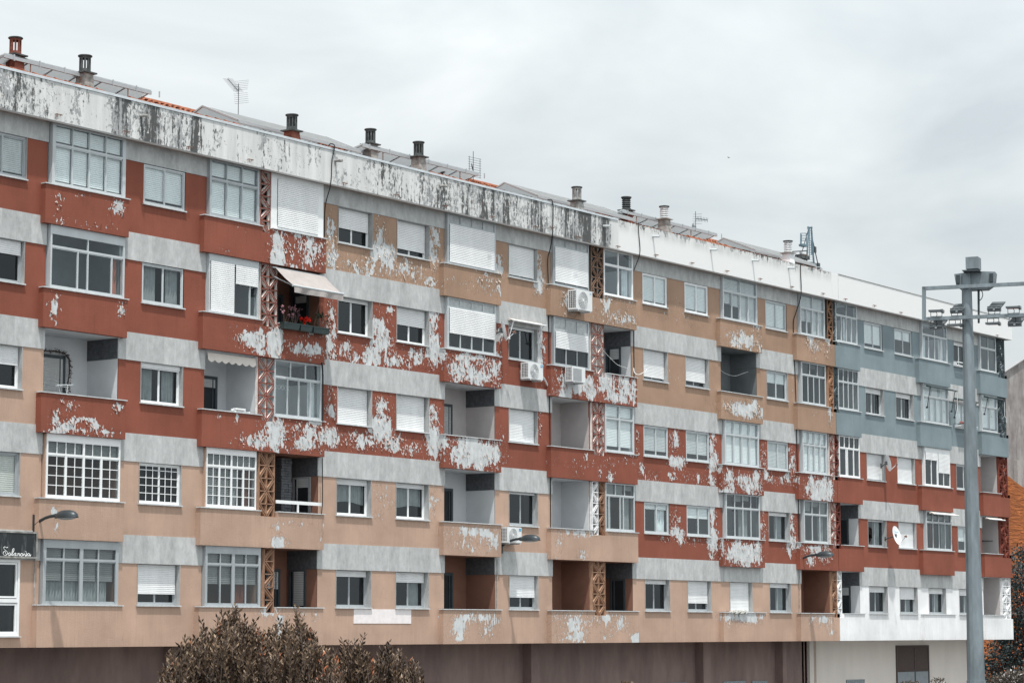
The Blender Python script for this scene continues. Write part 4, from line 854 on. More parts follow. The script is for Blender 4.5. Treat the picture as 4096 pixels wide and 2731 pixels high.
# parapet drain spouts and rusty hooks
for px, py in ((572,465),(1349,645),(1772,746),(2423,906),(2620,947),(2851,1000),(3018,1043),(3018,1044),(3162,1073)):
    if (px, py) == (3018,1044): continue
    X, z = W(px, py, PY-.1); mb = MB(); mb.bar((X,PY+.05,z+.03),(X,PY-.30,z-.01),.045,n=10); put(mb, 'drain_spout', M['alu2'] if px > 2000 else M['conc'], X, sub=pA)
mb = MB(); mb2 = MB()
for n_, px, py in (('1',230,460),('1',500,528),('1',755,590),('1',997,640),('5',1375,734),('5',1582,780),('5',1779,824),('5',1964,867),('a',2140,908),('a',2204,911),('a',2309,949),('a',2469,986),('a',2621,1020),('a',2765,1052),('a',2905,1084),('a',3038,1115),('d',3165,1147),('d',3289,1174),('d',3379,1196),('d',3495,1222),('d',3601,1250),('d',3986,1341)):
    X, z = W(px, py, PY); t = mb if X < 90.6 else mb2
    t.box(X-.10, X+.10, PY-.09, PY-.07, z-.01, z+.01); t.box(X-.10,X-.085,PY-.09,PY+.01,z-.01,z+.01); t.box(X+.085,X+.10,PY-.09,PY+.01,z-.01,z+.01); t.box(X-.10,X-.085,PY-.09,PY-.07,z-.09,z)
put(mb, 'rusty_hooks', M['rust'], 50, sub=pA); put(mb2, 'rusty_hooks', M['rust'], 100, sub=pB)

# curling paint chips still hanging on the peeled areas
FM = {c: [M[c]] for c in 'RO'}
def flakes():
    for nm, key in (('red', 'R'), ('ochre', 'O')):
        mb = MB(); cnt = 0
        for x, z, rx, rz, s in _b:
            seg = None
            if s < .5 or rx*rz < .02: continue
            k = min(range(1, 6), key=lambda q: abs((FL[q]-.85)-z)); col = None; Y = 0
            for x0, x1, nt_, cols in SLAB:
                if x0 < x < x1: col = cols[5-k]; Y = -PR
            for x0, x1, cols in SEG:
                if x0 < x < x1 and col is None: col = cols[5-k]
            if col != key: continue
            n = int(4+60*rx*rz)
            for _ in range(min(n, 46)):
                a = random.uniform(0, 6.283); rr = random.uniform(.3, 1.05); cx, cz = x+math.cos(a)*rx*rr, z+math.sin(a)*rz*rr
                top = FL[k]-(1.22 if Y else .03); bot = FL[k]-(2.24 if Y else 2.03)
                if not bot+.05 < cz < top-.05: continue
                if Y == 0:
                    if any(a_-.06 < cx < a_+WW+.06 and cz > FL[k]-WH-.08 for a_ in WT): continue
                    if not any(x0 < cx < x1 for x0, x1, _c in SEG): continue
                elif not any(x0+.02 < cx < x1-.02 for x0, x1, _n, _c in SLAB): continue
                w_, h_ = random.uniform(.015,.04), random.uniform(.03,.085); c_ = random.uniform(.012,.035); sgn = random.choice((-1,1)); tl = random.uniform(-.5,.5)
                U_ = Vector((math.cos(tl),0,math.sin(tl)))*w_; V_ = Vector((-math.sin(tl),0,math.cos(tl)))*h_; P0 = Vector((cx, Y-.003, cz)); nY = Vector((0,-1,0))
                rows = [P0, P0-V_*.5+nY*c_*.4, P0-V_*.85+nY*c_]
                for q in range(2): mb.quad(tuple(rows[q]-U_), tuple(rows[q]+U_*.8), tuple(rows[q+1]+U_*.6), tuple(rows[q+1]-U_*.7))
                cnt += 1
        o = put(mb, 'paint_flakes', simple('flake_'+nm, (.42,.34,.31) if key == 'R' else (.50,.42,.36), .8, 0, .35, 12), 60); o['kind'] = 'stuff'
flakes()

# ------------------------------------------------------------------ cables
def cable(pts, r, label, cat='cable', mat='black', name='cable', group=None):
    P = [Vector((W(px, py, Y)[0], Y, W(px, py, Y)[1])) for px, py, Y in pts]; q = []
    for i in range(len(P)-1):
        p0, p1, p2, p3 = P[max(i-1,0)], P[i], P[i+1], P[min(i+2,len(P)-1)]
        for u in (0,.2,.4,.6,.8): q.append(.5*((2*p1)+(-p0+p2)*u+(2*p0-5*p1+4*p2-p3)*u*u+(-p0+3*p1-3*p2+p3)*u**3))
    q.append(P[-1]); mb = MB(); mb.tube(q, r, 6); return tag(mb.build(name, M[mat]), label, cat, group)
cable([(1310,590,-.3),(1322,576,-.46),(1338,582,-.48),(1336,606,-.46),(1328,640,-.45),(1326,700,-.45),(1320,750,-.40),(1306,800,-.10),(1299,850,-.05),(1298,948,-.04)], .017, 'black cable looping over the parapet beside the closed white roller panel')
cable([(1288,1450,-.235),(1291,1500,-.235),(1291,1640,-.235),(1290,1685,-.235)], .028, 'short black cable beside the glazed bay with the drying rack')
cable([(1289,1830,-.24),(1290,1900,-.24),(1290,2000,-.24),(1286,2055,-.24)], .016, 'thin black cable beside the brown loggia with the white rail')
cable([(2190,800,-.3),(2206,800,-.46),(2212,820,-.47),(2212,860,-.46),(2210,940,-.45),(2200,1000,-.2),(2191,1040,-.06),(2194,1160,-.05),(2196,1400,-.05),(2199,1640,-.05),(2202,1900,-.05),(2203,2100,-.05),(2202,2195,-.05)], .019, 'long black cable running down the wall left of the middle balconies')
cable([(2553,890,-.45),(2555,930,-.46),(2560,990,-.45),(2558,1020,-.42),(2548,1050,-.15),(2535,1082,-.05)], .016, 'black cable swinging from the parapet to the bay right of the top screen')
cable([(2535,1322,-.235),(2535,1400,-.235),(2536,1450,-.235),(2536,1508,-.235)], .022, 'black cable with insulators beside the dark open balcony')
cable([(3202,1052,-.44),(3203,1100,-.46),(3205,1155,-.45),(3200,1200,-.25),(3180,1262,-.04),(3174,1300,-.04),(3178,1440,-.04),(3184,1600,-.04),(3188,1800,-.04),(3193,1980,-.04),(3197,2190,-.04)], .019, 'long black cable down the wall left of the paired dark screens')
cable([(142,2140,-.05),(140,2250,-.05),(136,2400,-.05),(131,2570,-.05)], .016, 'thin grey conduit between the black sign and the lowest glazed bay', 'pipe', 'conc', 'conduit')
cable([(1988,2234,-.03),(1988,2340,-.03),(1986,2434,-.03)], .018, 'thin grey pipe beside the right edge of the dark tan loggia', 'pipe', 'conc', 'conduit')
cable([(3197,2260,-.05),(3198,2400,-.05),(3199,2560,-.05)], .016, 'thin grey conduit below the street lamp near the white block', 'pipe', 'conc', 'conduit')
cable([(2403,1380,-.15),(2412,1400,-.17),(2440,1430,-.17),(2470,1458,-.17),(2510,1473,-.10)], .009, 'white wire strung across the open balcony beside the red screen', 'wire', 'acw', 'wire')
cable([(2882,1480,.2),(2905,1495,.3),(2940,1503,.4),(2975,1492,.2),(2993,1486,.05)], .008, 'pale clothes line sagging in the dark grey open balcony', 'clothes line', 'acw', 'clothes_line')
cable([(2535,1470,-.22),(2538,1490,-.35),(2555,1498,-.5),(2575,1488,-.6),(2590,1476,-.65)], .013, 'white bent aerial bracket with brown tip beside the dark open balcony', 'bracket', 'acw', 'aerial_bracket')

# ------------------------------------------------------------------ air conditioners
def ac(x0, z0, Yw, w_, h_, dep, label, style, sticker=None, text=None):
    t = thing('air_conditioner', (x0, Yw, z0), label, 'air conditioner', 'air conditioner units fixed to the facade')
    gap = .10; yf, yb = Yw-gap-dep, Yw-gap
    mb = MB(); mb.box(x0+.012, x0+w_, yf, yb, z0, z0+h_); mb.box(x0+w_-.17,x0+w_+.004,yf-.006,yf,z0+.01,z0+h_-.01)
    under(mb.build('casing', M['acw']), t)
    mb = MB(); mb.box(x0+.004, x0+.011, yf+.03, yb-.03, z0+.05, z0+h_-.05); under(mb.build('coil', M['dark']), t)
    mb = MB(); nz = 9
    for i in range(nz+1): z = z0+.05+(h_-.10)*i/nz; mb.box(x0-.008, x0+.004, yf+.02, yb-.02, z-.007, z+.007)
    for i in range(5): y = yf+.03+(dep-.06)*i/4; mb.box(x0-.010, x0+.003, y-.007, y+.007, z0+.05, z0+h_-.05)
    mb.box(x0-.012,x0+.012,yf,yf+.02,z0,z0+h_); mb.box(x0-.012,x0+.012,yb-.02,yb,z0,z0+h_); mb.box(x0-.012,x0+.012,yf+.02,yb-.02,z0,z0+.05); mb.box(x0-.012,x0+.012,yf+.02,yb-.02,z0+h_-.05,z0+h_)
    under(mb.build('side_grille', M['acw']), t)
    cx, cz, R_ = x0+(w_-.17)/2, z0+h_/2, min(h_*.43, (w_-.2)*.48)
    if style != 'slat':
        mb = MB(); n = 28; k = len(mb.v)
        mb.v.append((cx, yf-.004, cz)); mb.v += [(cx+R_*math.cos(2*math.pi*i/n), yf-.004, cz+R_*math.sin(2*math.pi*i/n)) for i in range(n)]
        for i in range(n): mb.f.append((0, 1+i, 1+(i+1) % n)); mb.m.append(0)
        under(mb.build('fan_opening', M['acfan']), t)
        mb = MB()
        rr = [R_*q for q in (.2,.36,.52,.68,.84,1.0)]
        for r in rr:
            pts = [(cx+r*math.cos(2*math.pi*i/24), yf-.014, cz+r*math.sin(2*math.pi*i/24)) for i in range(25)]; mb.tube(pts, .006, 4)
        for i in range(16 if style == 'swirl' else 8): a = 2*math.pi*i/(16 if style == 'swirl' else 8); mb.bar((cx,yf-.012,cz),(cx+R_*math.cos(a),yf-.012,cz+R_*math.sin(a)),.005,n=4)
        mb.lathe([(0,0)],0,0,3) if False else None
        mb.obox((cx,yf-.016,cz), Vector((R_*.16,0,0)), Vector((0,.006,0)), Vector((0,0,R_*.16)))
        under(mb.build('fan_guard', M['acw']), t)
    else:
        mb = MB()
        for i in range(12): z = z0+.05+(h_-.1)*i/12; mb.box(x0+.05, x0+w_-.22, yf-.010, yf-.002, z, z+.018)
        under(mb.build('front_slats', M['acfan']), t)
    if sticker: mb = MB(); mb.box(x0+w_-.155, x0+w_-.02, yf-.011, yf-.008, z0+h_-.13, z0+h_-.03); under(mb.build('sticker', M['acblue']), t)
    if text:
        cu = bpy.data.curves.new('lettering', 'FONT'); cu.body = text; cu.size = .075; cu.extrude = .001; tm = bpy.data.objects.new('lettering', cu)
        me = bpy.data.meshes.new_from_object(tm); o = bpy.data.objects.new('lettering', me); C.objects.link(o); me.materials.append(M['acw'] if sticker else M['acblue']); bpy.data.objects.remove(tm)
        o.parent = t; o.location = (w_-.165, yf-Yw-.014, h_-.10); o.rotation_euler = (math.pi/2, 0, 0); o.scale = (.55,.8,1)
    for q in (x0+.08, x0+w_-.12):
        mb = MB(); mb.box(q, q+.035, yf-.02, Yw+.002, z0-.045, z0-.003); mb.box(q, q+.035, Yw-.025, Yw+.002, z0-.045, z0+h_*.55)
        under(mb.build('wall_bracket', M['alu2']), t)
    return t
def acp(pl, pt, pb, Y0): pass
ac(70.62, 15.33, -PR, .98, .70, .36, 'large white air conditioner with swirl fan on the ochre top-floor balcony', 'swirl', None, 'OSFRI')
ac(68.02, 12.66, 0, .86, .57, .32, 'white air conditioner with ringed fan and blue sticker below the window with the folded awning', 'ring', 1, 'Midea')
ac(70.42, 12.75, -PR, .80, .54, .30, 'older white air conditioner with slatted front on the peeling red balcony', 'slat')
ac(66.80, 7.00, 0, .80, .53, .30, 'white air conditioner with blue sticker on the tan wall above the middle street lamp', 'swirl', 1)
cable([(2152,1486,-.12),(2165,1500,-.08),(2180,1520,-.06),(2194,1550,-.06)], .035, 'white flexible duct from the ringed-fan air conditioner to the corner', 'duct', 'acw', 'duct')

# ------------------------------------------------------------------ street lamps
def lamp(X, Z, label):
    t = thing('street_lamp', (X, 0, Z), label, 'street lamp', 'street lamps bracketed to the facade')
    mb = MB(); mb.box(X-.07,X+.07,-.05,0.0,Z-.30,Z+.22); mb.bar((X,-.03,Z-.28),(X,-.03,Z+.20),.05,n=8); under(mb.build('wall_plate', M['lamp']), t)
    mb = MB(); P = [(X,-.04,Z-.06),(X,-.22,Z+.05),(X,-.42,Z+.12),(X,-.62,Z+.16),(X,-.82,Z+.17)]
    for a, b in zip(P, P[1:]): mb.bar(a, b, .045, .042, 8)
    mb.bar((X,-.78,Z+.17),(X,-.92,Z+.17),.055,.07,8)
    under(mb.build('arm', M['lamp']), t)
    # hood: half ellipsoid along -Y
    mb = MB(); n, m_ = 16, 7; L_, Wd, Ht = .40, .19, .19; yc = -1.22; zc = Z+.12
    for j in range(m_):
        a = j/(m_-1)*math.pi/2
        for i in range(n): u = 2*math.pi*i/n; mb.v.append((X+Wd*math.cos(a)*math.sin(u), yc+L_*math.cos(a)**.8*math.cos(u), zc+Ht*math.sin(a)))
    for j in range(m_-1):
        for i in range(n): q = (i+1) % n; mb.f.append((j*n+i, j*n+q, (j+1)*n+q, (j+1)*n+i)); mb.m.append(0)
    k = len(mb.v)
    for s_, zz in ((1.0, zc), (1.05, zc-.012), (1.0, zc-.022)):
        for i in range(n): u = 2*math.pi*i/n; mb.v.append((X+Wd*s_*math.sin(u), yc+L_*s_*math.cos(u), zz))
    for j in range(2):
        for i in range(n): q = (i+1) % n; mb.f.append((k+j*n+i, k+j*n+q, k+(j+1)*n+q, k+(j+1)*n+i)); mb.m.append(0)
    under(mb.build('hood', M['lamp'], smooth=True), t)
    mb = MB(); 
    for j in range(4):
        a = j/3*math.pi/2
        for i in range(n): u = 2*math.pi*i/n; mb.v.append((X+Wd*.9*math.cos(a)*math.sin(u), yc+L_*.8*math.cos(a)*math.cos(u), zc-.022-.055*math.sin(a)))
    for j in range(3):
        for i in range(n): q = (i+1) % n; mb.f.append((j*n+i, (j+1)*n+i, (j+1)*n+q, j*n+q)); mb.m.append(0)
    under(mb.build('lens', M['lens'], smooth=True), t)
lamp(45.64, 6.93, 'dark street lamp on a curved arm above the black sign'); lamp(66.95, 6.95, 'dark street lamp on the tan wall beside an air conditioner'); lamp(87.63, 6.92, 'dark street lamp over the peeling red balcony near the white block')

# ------------------------------------------------------------------ satellite dishes
def dish(X, Y, Z, r, aim, label, text=None):
    t = thing('satellite_dish', (X, 0, Z), label, 'satellite dish')
    d = Vector(aim).normalized(); q = d.to_track_quat('Z', 'Y'); mt = Matrix.Translation((X, Y, Z)) @ q.to_matrix().to_4x4()
    mb = MB(); n = 28; prof = [(0,-.07),(.35,-.055),(.7,-.03),(1,0.0)]
    for a, h in prof:
        for i in range(n): u = 2*math.pi*i/n; mb.v.append(tuple(mt @ Vector((a*r*math.cos(u), a*r*1.05*math.sin(u), h))))
    for j in range(3):
        for i in range(n): k = (i+1) % n; mb.f.append((j*n+i, j*n+k, (j+1)*n+k, (j+1)*n+i)); mb.m.append(0)
    under(mb.build('reflector', simple('dish_white', (.76,.77,.78), .45, 0, .05, 3), smooth=True), t)
    f = mt @ Vector((0, -.0, r*1.15)); lo_ = mt @ Vector((0, 0, 0)); b_ = Vector((X, Y, Z))-Vector((0,0,r*.98)); b_ = mt @ Vector((0, 0, -.01)); 
    down = Vector((0,0,-1))-d*(-d.z); down.normalize(); rim = Vector((X,Y,Z))+down*r*.98; lnb = Vector((X,Y,Z))+d*r*1.05+down*r*.35
    mb = MB(); mb.bar(rim, lnb, .014); under(mb.build('feed_arm', M['alu2']), t)
    mb = MB(); mb.bar(lnb-(-d)*0, lnb-d*.10, .035, .03, 8); mb.bar(lnb+Vector((0,0,.0)), lnb+Vector((0,0,-.07)), .025); under(mb.build('receiver', M['rust']), t)
    mb = MB(); bk = Vector((X,Y,Z))-d*.09; mb.bar(bk, (bk.x-.05, -.05, bk.z-.12), .022); mb.bar((bk.x-.05,0,bk.z-.12),(bk.x-.05,-.10,bk.z-.12),.03); mb.box(bk.x-.10,bk.x,-.02,0,bk.z-.22,bk.z-.02); mb.obox(bk, Vector((.06,0,0)), Vector((0,.05,0)), Vector((0,0,.08)))
    under(mb.build('mount', M['conc_d']), t)
    if text:
        cu = bpy.data.curves.new('lettering', 'FONT'); cu.body = text; cu.size = .15; cu.extrude = .001; cu.align_x = 'CENTER'; tm = bpy.data.objects.new('lettering', cu); me = bpy.data.meshes.new_from_object(tm)
        bpy.data.objects.remove(tm); o = bpy.data.objects.new('lettering', me); C.objects.link(o); me.materials.append(M['acblue'])
        rt = Vector((0,0,1)).cross(d).normalized(); up = d.cross(rt)
        c_ = Vector((X,Y,Z))+d*.012+up*.10; o.parent = t; o.matrix_world = Matrix(((rt.x,up.x,d.x,c_.x-t.location.x),(rt.y,up.y,d.y,c_.y-t.location.y),(rt.z,up.z,d.z,c_.z-t.location.z),(0,0,0,1)))
X, Z = W(2016, 1320, -.35); dish(X, -.35, Z, .36, (.70,-.69,.20), 'white satellite dish seen edge-on left of the window with the folded awning')
X, Z = W(3553, 1850, -.30); dish(X, -.30, Z, .36, (.70,-.69,.20), 'white satellite dish seen edge-on between two closed shutters on the red wall')
X, Z = W(3588, 2140, -.55); dish(X, -.55, Z, .40, (.05,-1,.25), 'round white satellite dish facing the street on the lower red floor', 'Televes')

# ------------------------------------------------------------------ awnings
def hang(name, label, cat, parts, loc, group=None):
    t = thing(name, loc, label, cat, group)
    for n_, mb, m_ in parts: under(mb.build(n_, m_), t)
    return t
fa = MB(); x0, x1 = 55.05, 57.35; P = []
zt, zf, yf = FL[4]+.47, FL[4]-.13, -.95
nx = 10
for i in range(nx):
    a, b = x0+(x1-x0)*i/nx, x0+(x1-x0)*(i+1)/nx
    for j in range(4):
        u, v = j/4, (j+1)/4; s_ = lambda t_: (-.23+(yf+.23)*t_, zt+(zf-zt)*t_-.03*math.sin(math.pi*t_))
        (ya, za), (yb, zb) = s_(u), s_(v); fa.quad((a,ya,za),(b,ya,za),(b,yb,zb),(a,yb,zb))
va = MB()
for i in range(24):
    a, b = x0+(x1-x0)*i/24, x0+(x1-x0)*(i+1)/24; g_ = lambda x: .03*math.sin(x*5)+.02*math.sin(x*11)
    va.quad((a,yf-.02+g_(a),zf-.21),(b,yf-.02+g_(b),zf-.21),(b,yf-.02,zf-.02),(a,yf-.02,zf-.02))
br = MB(); br.bar((x0-.05,yf,zf),(x1+.05,yf,zf),.035,n=8)
ar = MB()
for q in (x0+.06, x1-.06): ar.bar((q,-.1,zt-.25),(q,yf+.02,zf-.01),.022)
ar.box(x0-.1,x1+.05,-PR-.0,-.02,zt-.0,zt+.03)
hang('awning', 'extended grey-beige canvas awning over the dark loggia with red flowers', 'awning', [('fabric',fa,M['awn']),('valance',va,M['awn']),('front_bar',br,M['alu2']),('folding_arm',ar,M['alu'])], (56,-.2,zt))
def rolled(x0, x1, z, y, mat, label, arms, armm, zl=.62, crank=False, group=None):
    f = MB(); f.quad((x0,y+.15,z+.05),(x1,y+.15,z+.05),(x1,y-.06,z-.02),(x0,y-.06,z-.02)); f.bar((x0,y+.13,z+.02),(x1,y+.13,z+.02),.04,n=8)
    b = MB(); b.bar((x0-.02,y-.07,z-.03),(x1+.02,y-.07,z-.03),.028,n=8)
    a = MB()
    for q in ((x0+.08, x1-.10) if arms else ()): a.bar((q,y-.07,z-.05),(q-.04,y+.02,z-.10),.014); a.bar((q-.04,y-.02,z-.10),(q-.10,y+.12,z-zl),.017); a.box(q-.13,q-.07,y+.09,y+.17,z-zl-.05,z-zl+.03)
    parts = [('fabric', f, mat), ('front_bar', b, armm)]+([('folding_arm', a, armm)] if arms else [])
    if crank: c = MB(); c.tube([(x1+.05,y-.05,z-.1),(x1+.03,y-.06,z-zl),(x1+.18,y-.08,z-zl-.10),(x1+.18,y-.08,z-zl-.30)],.012,5); parts.append(('crank_handle', c, M['acw']))
    return hang('awning', label, 'awning', parts, (x0, y, z), group)
rolled(67.36,69.30,FL[4]+.17,-.20,M['awn_w'],'rolled-up white awning with two folded arms above the window beside the edge-on dish',True,M['acw'])
G = 'rolled-up dark green awnings'
rolled(99.15,101.85,FL[4]+.44,-.42,M['awn_g'],'rolled-up dark green awning over the glazed bay on the blue-grey floor',True,M['lamp'],.95,True,G)
rolled(102.35,104.5,FL[4]+.12,-.24,M['awn_g'],'rolled-up dark green awning above the window with the flower box',True,M['lamp'],.85,False,G)
rolled(105.2,107.0,FL[4]+.42,-.42,M['awn_g'],'rolled-up dark green awning at the far right end of the facade',True,M['lamp'],.80,True,G)
rolled(99.3,101.8,FL[2]+.46,-.38,M['awn_w'],'rolled-up cream awning under the red balcony left of the floodlight pole',False,M['acw'])
rolled(105.3,107.0,FL[2]+.44,-.30,M['awn_w'],'small rolled-up pale awning at the open red-floor loggia right of the pole',False,M['acw'])
sc = MB(); x0, x1 = 52.25, 54.35; n = 42; y = -.10
for i in range(n):
    a, b = x0+(x1-x0)*i/n, x0+(x1-x0)*(i+1)/n; h = lambda x: FL[3]+.30-.07*abs(math.sin((x-x0)/(x1-x0)*math.pi*7))
    sc.quad((a,y,h(a)),(b,y,h(b)),(b,y+.02,FL[3]+.505),(a,y+.02,FL[3]+.505))
hang('awning', 'scalloped cream awning valance over the open white balcony', 'awning', [('valance', sc, M['awn_w'])], (53, y, FL[3]+.4))

# flower boxes
def geran(mb, x, y, z, n, r):
    for _ in range(n):
        c = Vector((x+random.gauss(0,r), y+random.gauss(0,r*.6), z+random.gauss(0,r)))
        a = Vector((random.gauss(0,1),random.gauss(0,1),random.gauss(0,1))).normalized()*.022; b = a.orthogonal().normalized()*.022; mb.quad(tuple(c-a-b),tuple(c+a-b),tuple(c+a+b),tuple(c-a+b))
green = simple('plant_leaf_green', (.05,.08,.05), .6); redf = simple('red_geranium', (.75,.03,.015), .6); pinkf = simple('dried_pink_flower', (.32,.17,.20), .8); twig = simple('dry_twig', (.12,.09,.08), .8)
boxm = simple('dark_green_plastic', (.045,.065,.065), .5, 0, .3, 12)
H = FL[4]
for i, (a, b, kind, lab) in enumerate(((55.22,55.95,'pink','dark trough planter with dried pink flowers, left of the red geraniums'),(55.99,56.55,'red','dark trough planter of bright red geraniums under the extended awning'),(56.60,57.36,'dry','dark trough planter of dry twigs, right of the red geraniums'))):
    t = thing('planter', (a, -.32, H-1.3), lab, 'planter', 'trough planters hung on the balcony parapet')
    mb = MB(); z0 = H-1.36; z1 = H-1.17; k = 0
    mb.v += [(a+.03,-.42,z0),(b-.03,-.42,z0),(b-.03,-.27,z0),(a+.03,-.27,z0),(a,-.45,z1),(b,-.45,z1),(b,-.25,z1),(a,-.25,z1)]
    for f in ((0,1,5,4),(1,2,6,5),(2,3,7,6),(3,0,4,7),(3,2,1,0)): mb.f.append(f); mb.m.append(0)
    mb.box(a-.01,b+.01,-.46,-.45,z1-.03,z1+.005); mb.quad((a,-.45,z1-.02),(b,-.45,z1-.02),(b,-.25,z1-.02),(a,-.25,z1-.02))
    under(mb.build('trough', boxm), t)
    lf = MB(); fl_ = MB(); st = MB(); xm = (a+b)/2
    if kind == 'red':
        for _ in range(60): geran(lf, random.uniform(a+.05,b-.05), -.35, z1+.06, 3, .03)
        for q in (a+.08, a+.22, xm+.05, xm+.16, b-.1):
            fh = MB(); geran(fh, q, -.38, z1+.16+random.uniform(-.06,.08), 40, .030); under(fh.build('flower_head', redf), t)
    else:
        for q in range(14):
            bx_ = random.uniform(a+.08,b-.08); tx = bx_+random.uniform(-.18,.18); tz = z1+random.uniform(.2,.48); st.bar((bx_,-.35,z1),(tx,-.36+random.uniform(-.05,.05),tz),.005,n=4); 
            if kind == 'pink': fh = MB(); geran(fh, tx, -.36, tz, 12, .03); under(fh.build('flower_head', pinkf), t)
            else: geran(lf, tx, -.36, tz, 12, .035)
    for n_, m_, mm in (('leaves', lf, green), ('stems', st, twig), ('flowers', fl_, redf if kind == 'red' else pinkf)):
        if m_.f: under(m_.build(n_, mm), t)
a, b = 102.62, 104.3; z0 = FL[4]-1.10; t = thing('planter', (a,-.2,z0), 'narrow flower box on a rail, partly behind the pole, under the dark awning', 'planter')
mb = MB(); mb.box(a,b,-.30,-.12,z0,z0+.10); under(mb.build('trough', boxm), t)
mb = MB(); mb.box(a-.04,b+.04,-.33,-.31,z0+.03,z0+.055); mb.box(a-.04,b+.04,-.33,-.31,z0-.04,z0-.02); mb.box(a-.04,a-.02,-.33,0,z0-.04,z0+.05); under(mb.build('rail', M['acw']), t)
mb = MB()
for q in np.arange(a+.05, b, .05): geran(mb, q, -.22, z0+.15, 5, .03)
under(mb.build('flowers', simple('rusty_red_flowers', (.30,.07,.05), .7)), t)

# vine round one door, chair and rack on white balconies
mb = MB(); xb_ = dx(258,1425)[0]; zt_ = dx(258,1425)[1]
P = [(xb_-1.0,1.1,zt_+.06),(xb_-.5,1.1,zt_+.10),(xb_-.1,1.1,zt_+.08),(xb_+.08,1.1,zt_-.1),(xb_+.10,1.1,zt_-.5),(xb_+.02,1.1,zt_-.9),(xb_-.05,1.1,zt_-1.4)]
v1 = MB(); v1.tube(P, .018, 5)
for p, q in zip(P, P[1:]):
    for u in np.linspace(0,1,8): geran(mb, p[0]+(q[0]-p[0])*u, 1.06, p[2]+(q[2]-p[2])*u, 5, .035)
hang('vine_garland', 'dry brown vine garland framing a door in the open white balcony', 'garland', [('stem', v1, twig), ('leaves', mb, simple('dry_vine_leaf', (.09,.06,.055), .8))], (46, 1, 10.5))
mb = MB(); X, Z = W(945, 1640, .25); mb.box(X-.30,X+.30,.15,.19,Z-.9,Z+.02); mb.box(X-.34,X-.28,.0,.5,Z-.9,Z-.04); mb.box(X+.28,X+.34,.0,.5,Z-.9,Z-.04); mb.box(X-.3,X+.3,.15,.6,Z-.5,Z-.46); mb.box(X-.2,X+.25,.10,.20,Z+.0,Z+.05)
for q in ((X-.28,.2),(X+.26,.2),(X-.28,.55),(X+.26,.55)): mb.box(q[0],q[0]+.03,q[1],q[1]+.03,FL[3]-2.2,Z-.46)
tag(mb.build('chair', M['white']), 'white plastic chair back showing above the red balcony parapet', 'chair')
mb = MB(); X, Z = W(240, 1545, .35)
for q in (-.35,-.2,-.05): mb.bar((X+q,-.02,Z-.05),(X+q+.12,.65,Z+.04),.012)
mb.bar((X-.45,.0,Z-.02),(X+.15,.0,Z+.03),.015); mb.bar((X+.05,.1,Z+.03),(X-.15,.1,FL[3]-2.2),.015); mb.bar((X-.3,.1,Z),(X+.05,.1,FL[3]-2.2),.015)
tag(mb.build('drying_rack', M['alu2']), 'folding metal drying rack in the open white balcony at left', 'drying rack')
mb = MB(); X, Z = W(1118, 1550, .3)
for i in range(4):
    q = X-.30+i*.16; mb.bar((q,.2,Z-.08),(q+.16,.2,Z+.08),.008); mb.bar((q,.2,Z+.08),(q+.16,.2,Z-.08),.008)
tag(mb.build('clothes_airer', M['acw']), 'white zigzag clothes airer behind the glass of the bay with thin frames', 'airer')
for (px, py, lab) in ((3980,2168,'grey wall drying rack in the open loggia right of the floodlight pole'),):
    X, Z = W(px, py, .8); mb = MB()
    for i in range(4): mb.bar((105.6,.25+.15*i,Z),(106.95,.25+.15*i,Z+.02),.012)
    for q in (105.7,106.8): mb.bar((q,.2,Z),(q,.75,Z),.012); mb.bar((q,.7,Z),(q,1.1,Z-.35),.012)
    tag(mb.build('drying_rack', M['lamp']), lab, 'drying rack')
mb = MB(); X, Z = W(2945, 1812+630, -.2)
mb2 = MB(); X, Z = W(2955, 2447, -.25)
for i in range(9):
    a = X-.5+i*.13; mb2.obox((a, -.24, Z+.01+.03*math.sin(i*2)), Vector((.09,0,.02)), Vector((0,.06,0)), Vector((0,.01,.035)))
mb2.obox((X+.1,-.26,Z-.05), Vector((.05,0,0)), Vector((0,.02,0)), Vector((.02,0,.10)))
tag(mb2.build('rag', simple('dirty_white_cloth', (.40,.40,.38), .9, 0, .4, 15)), 'dirty crumpled cloth lying on the ledge under the closed white shutter', 'cloth')

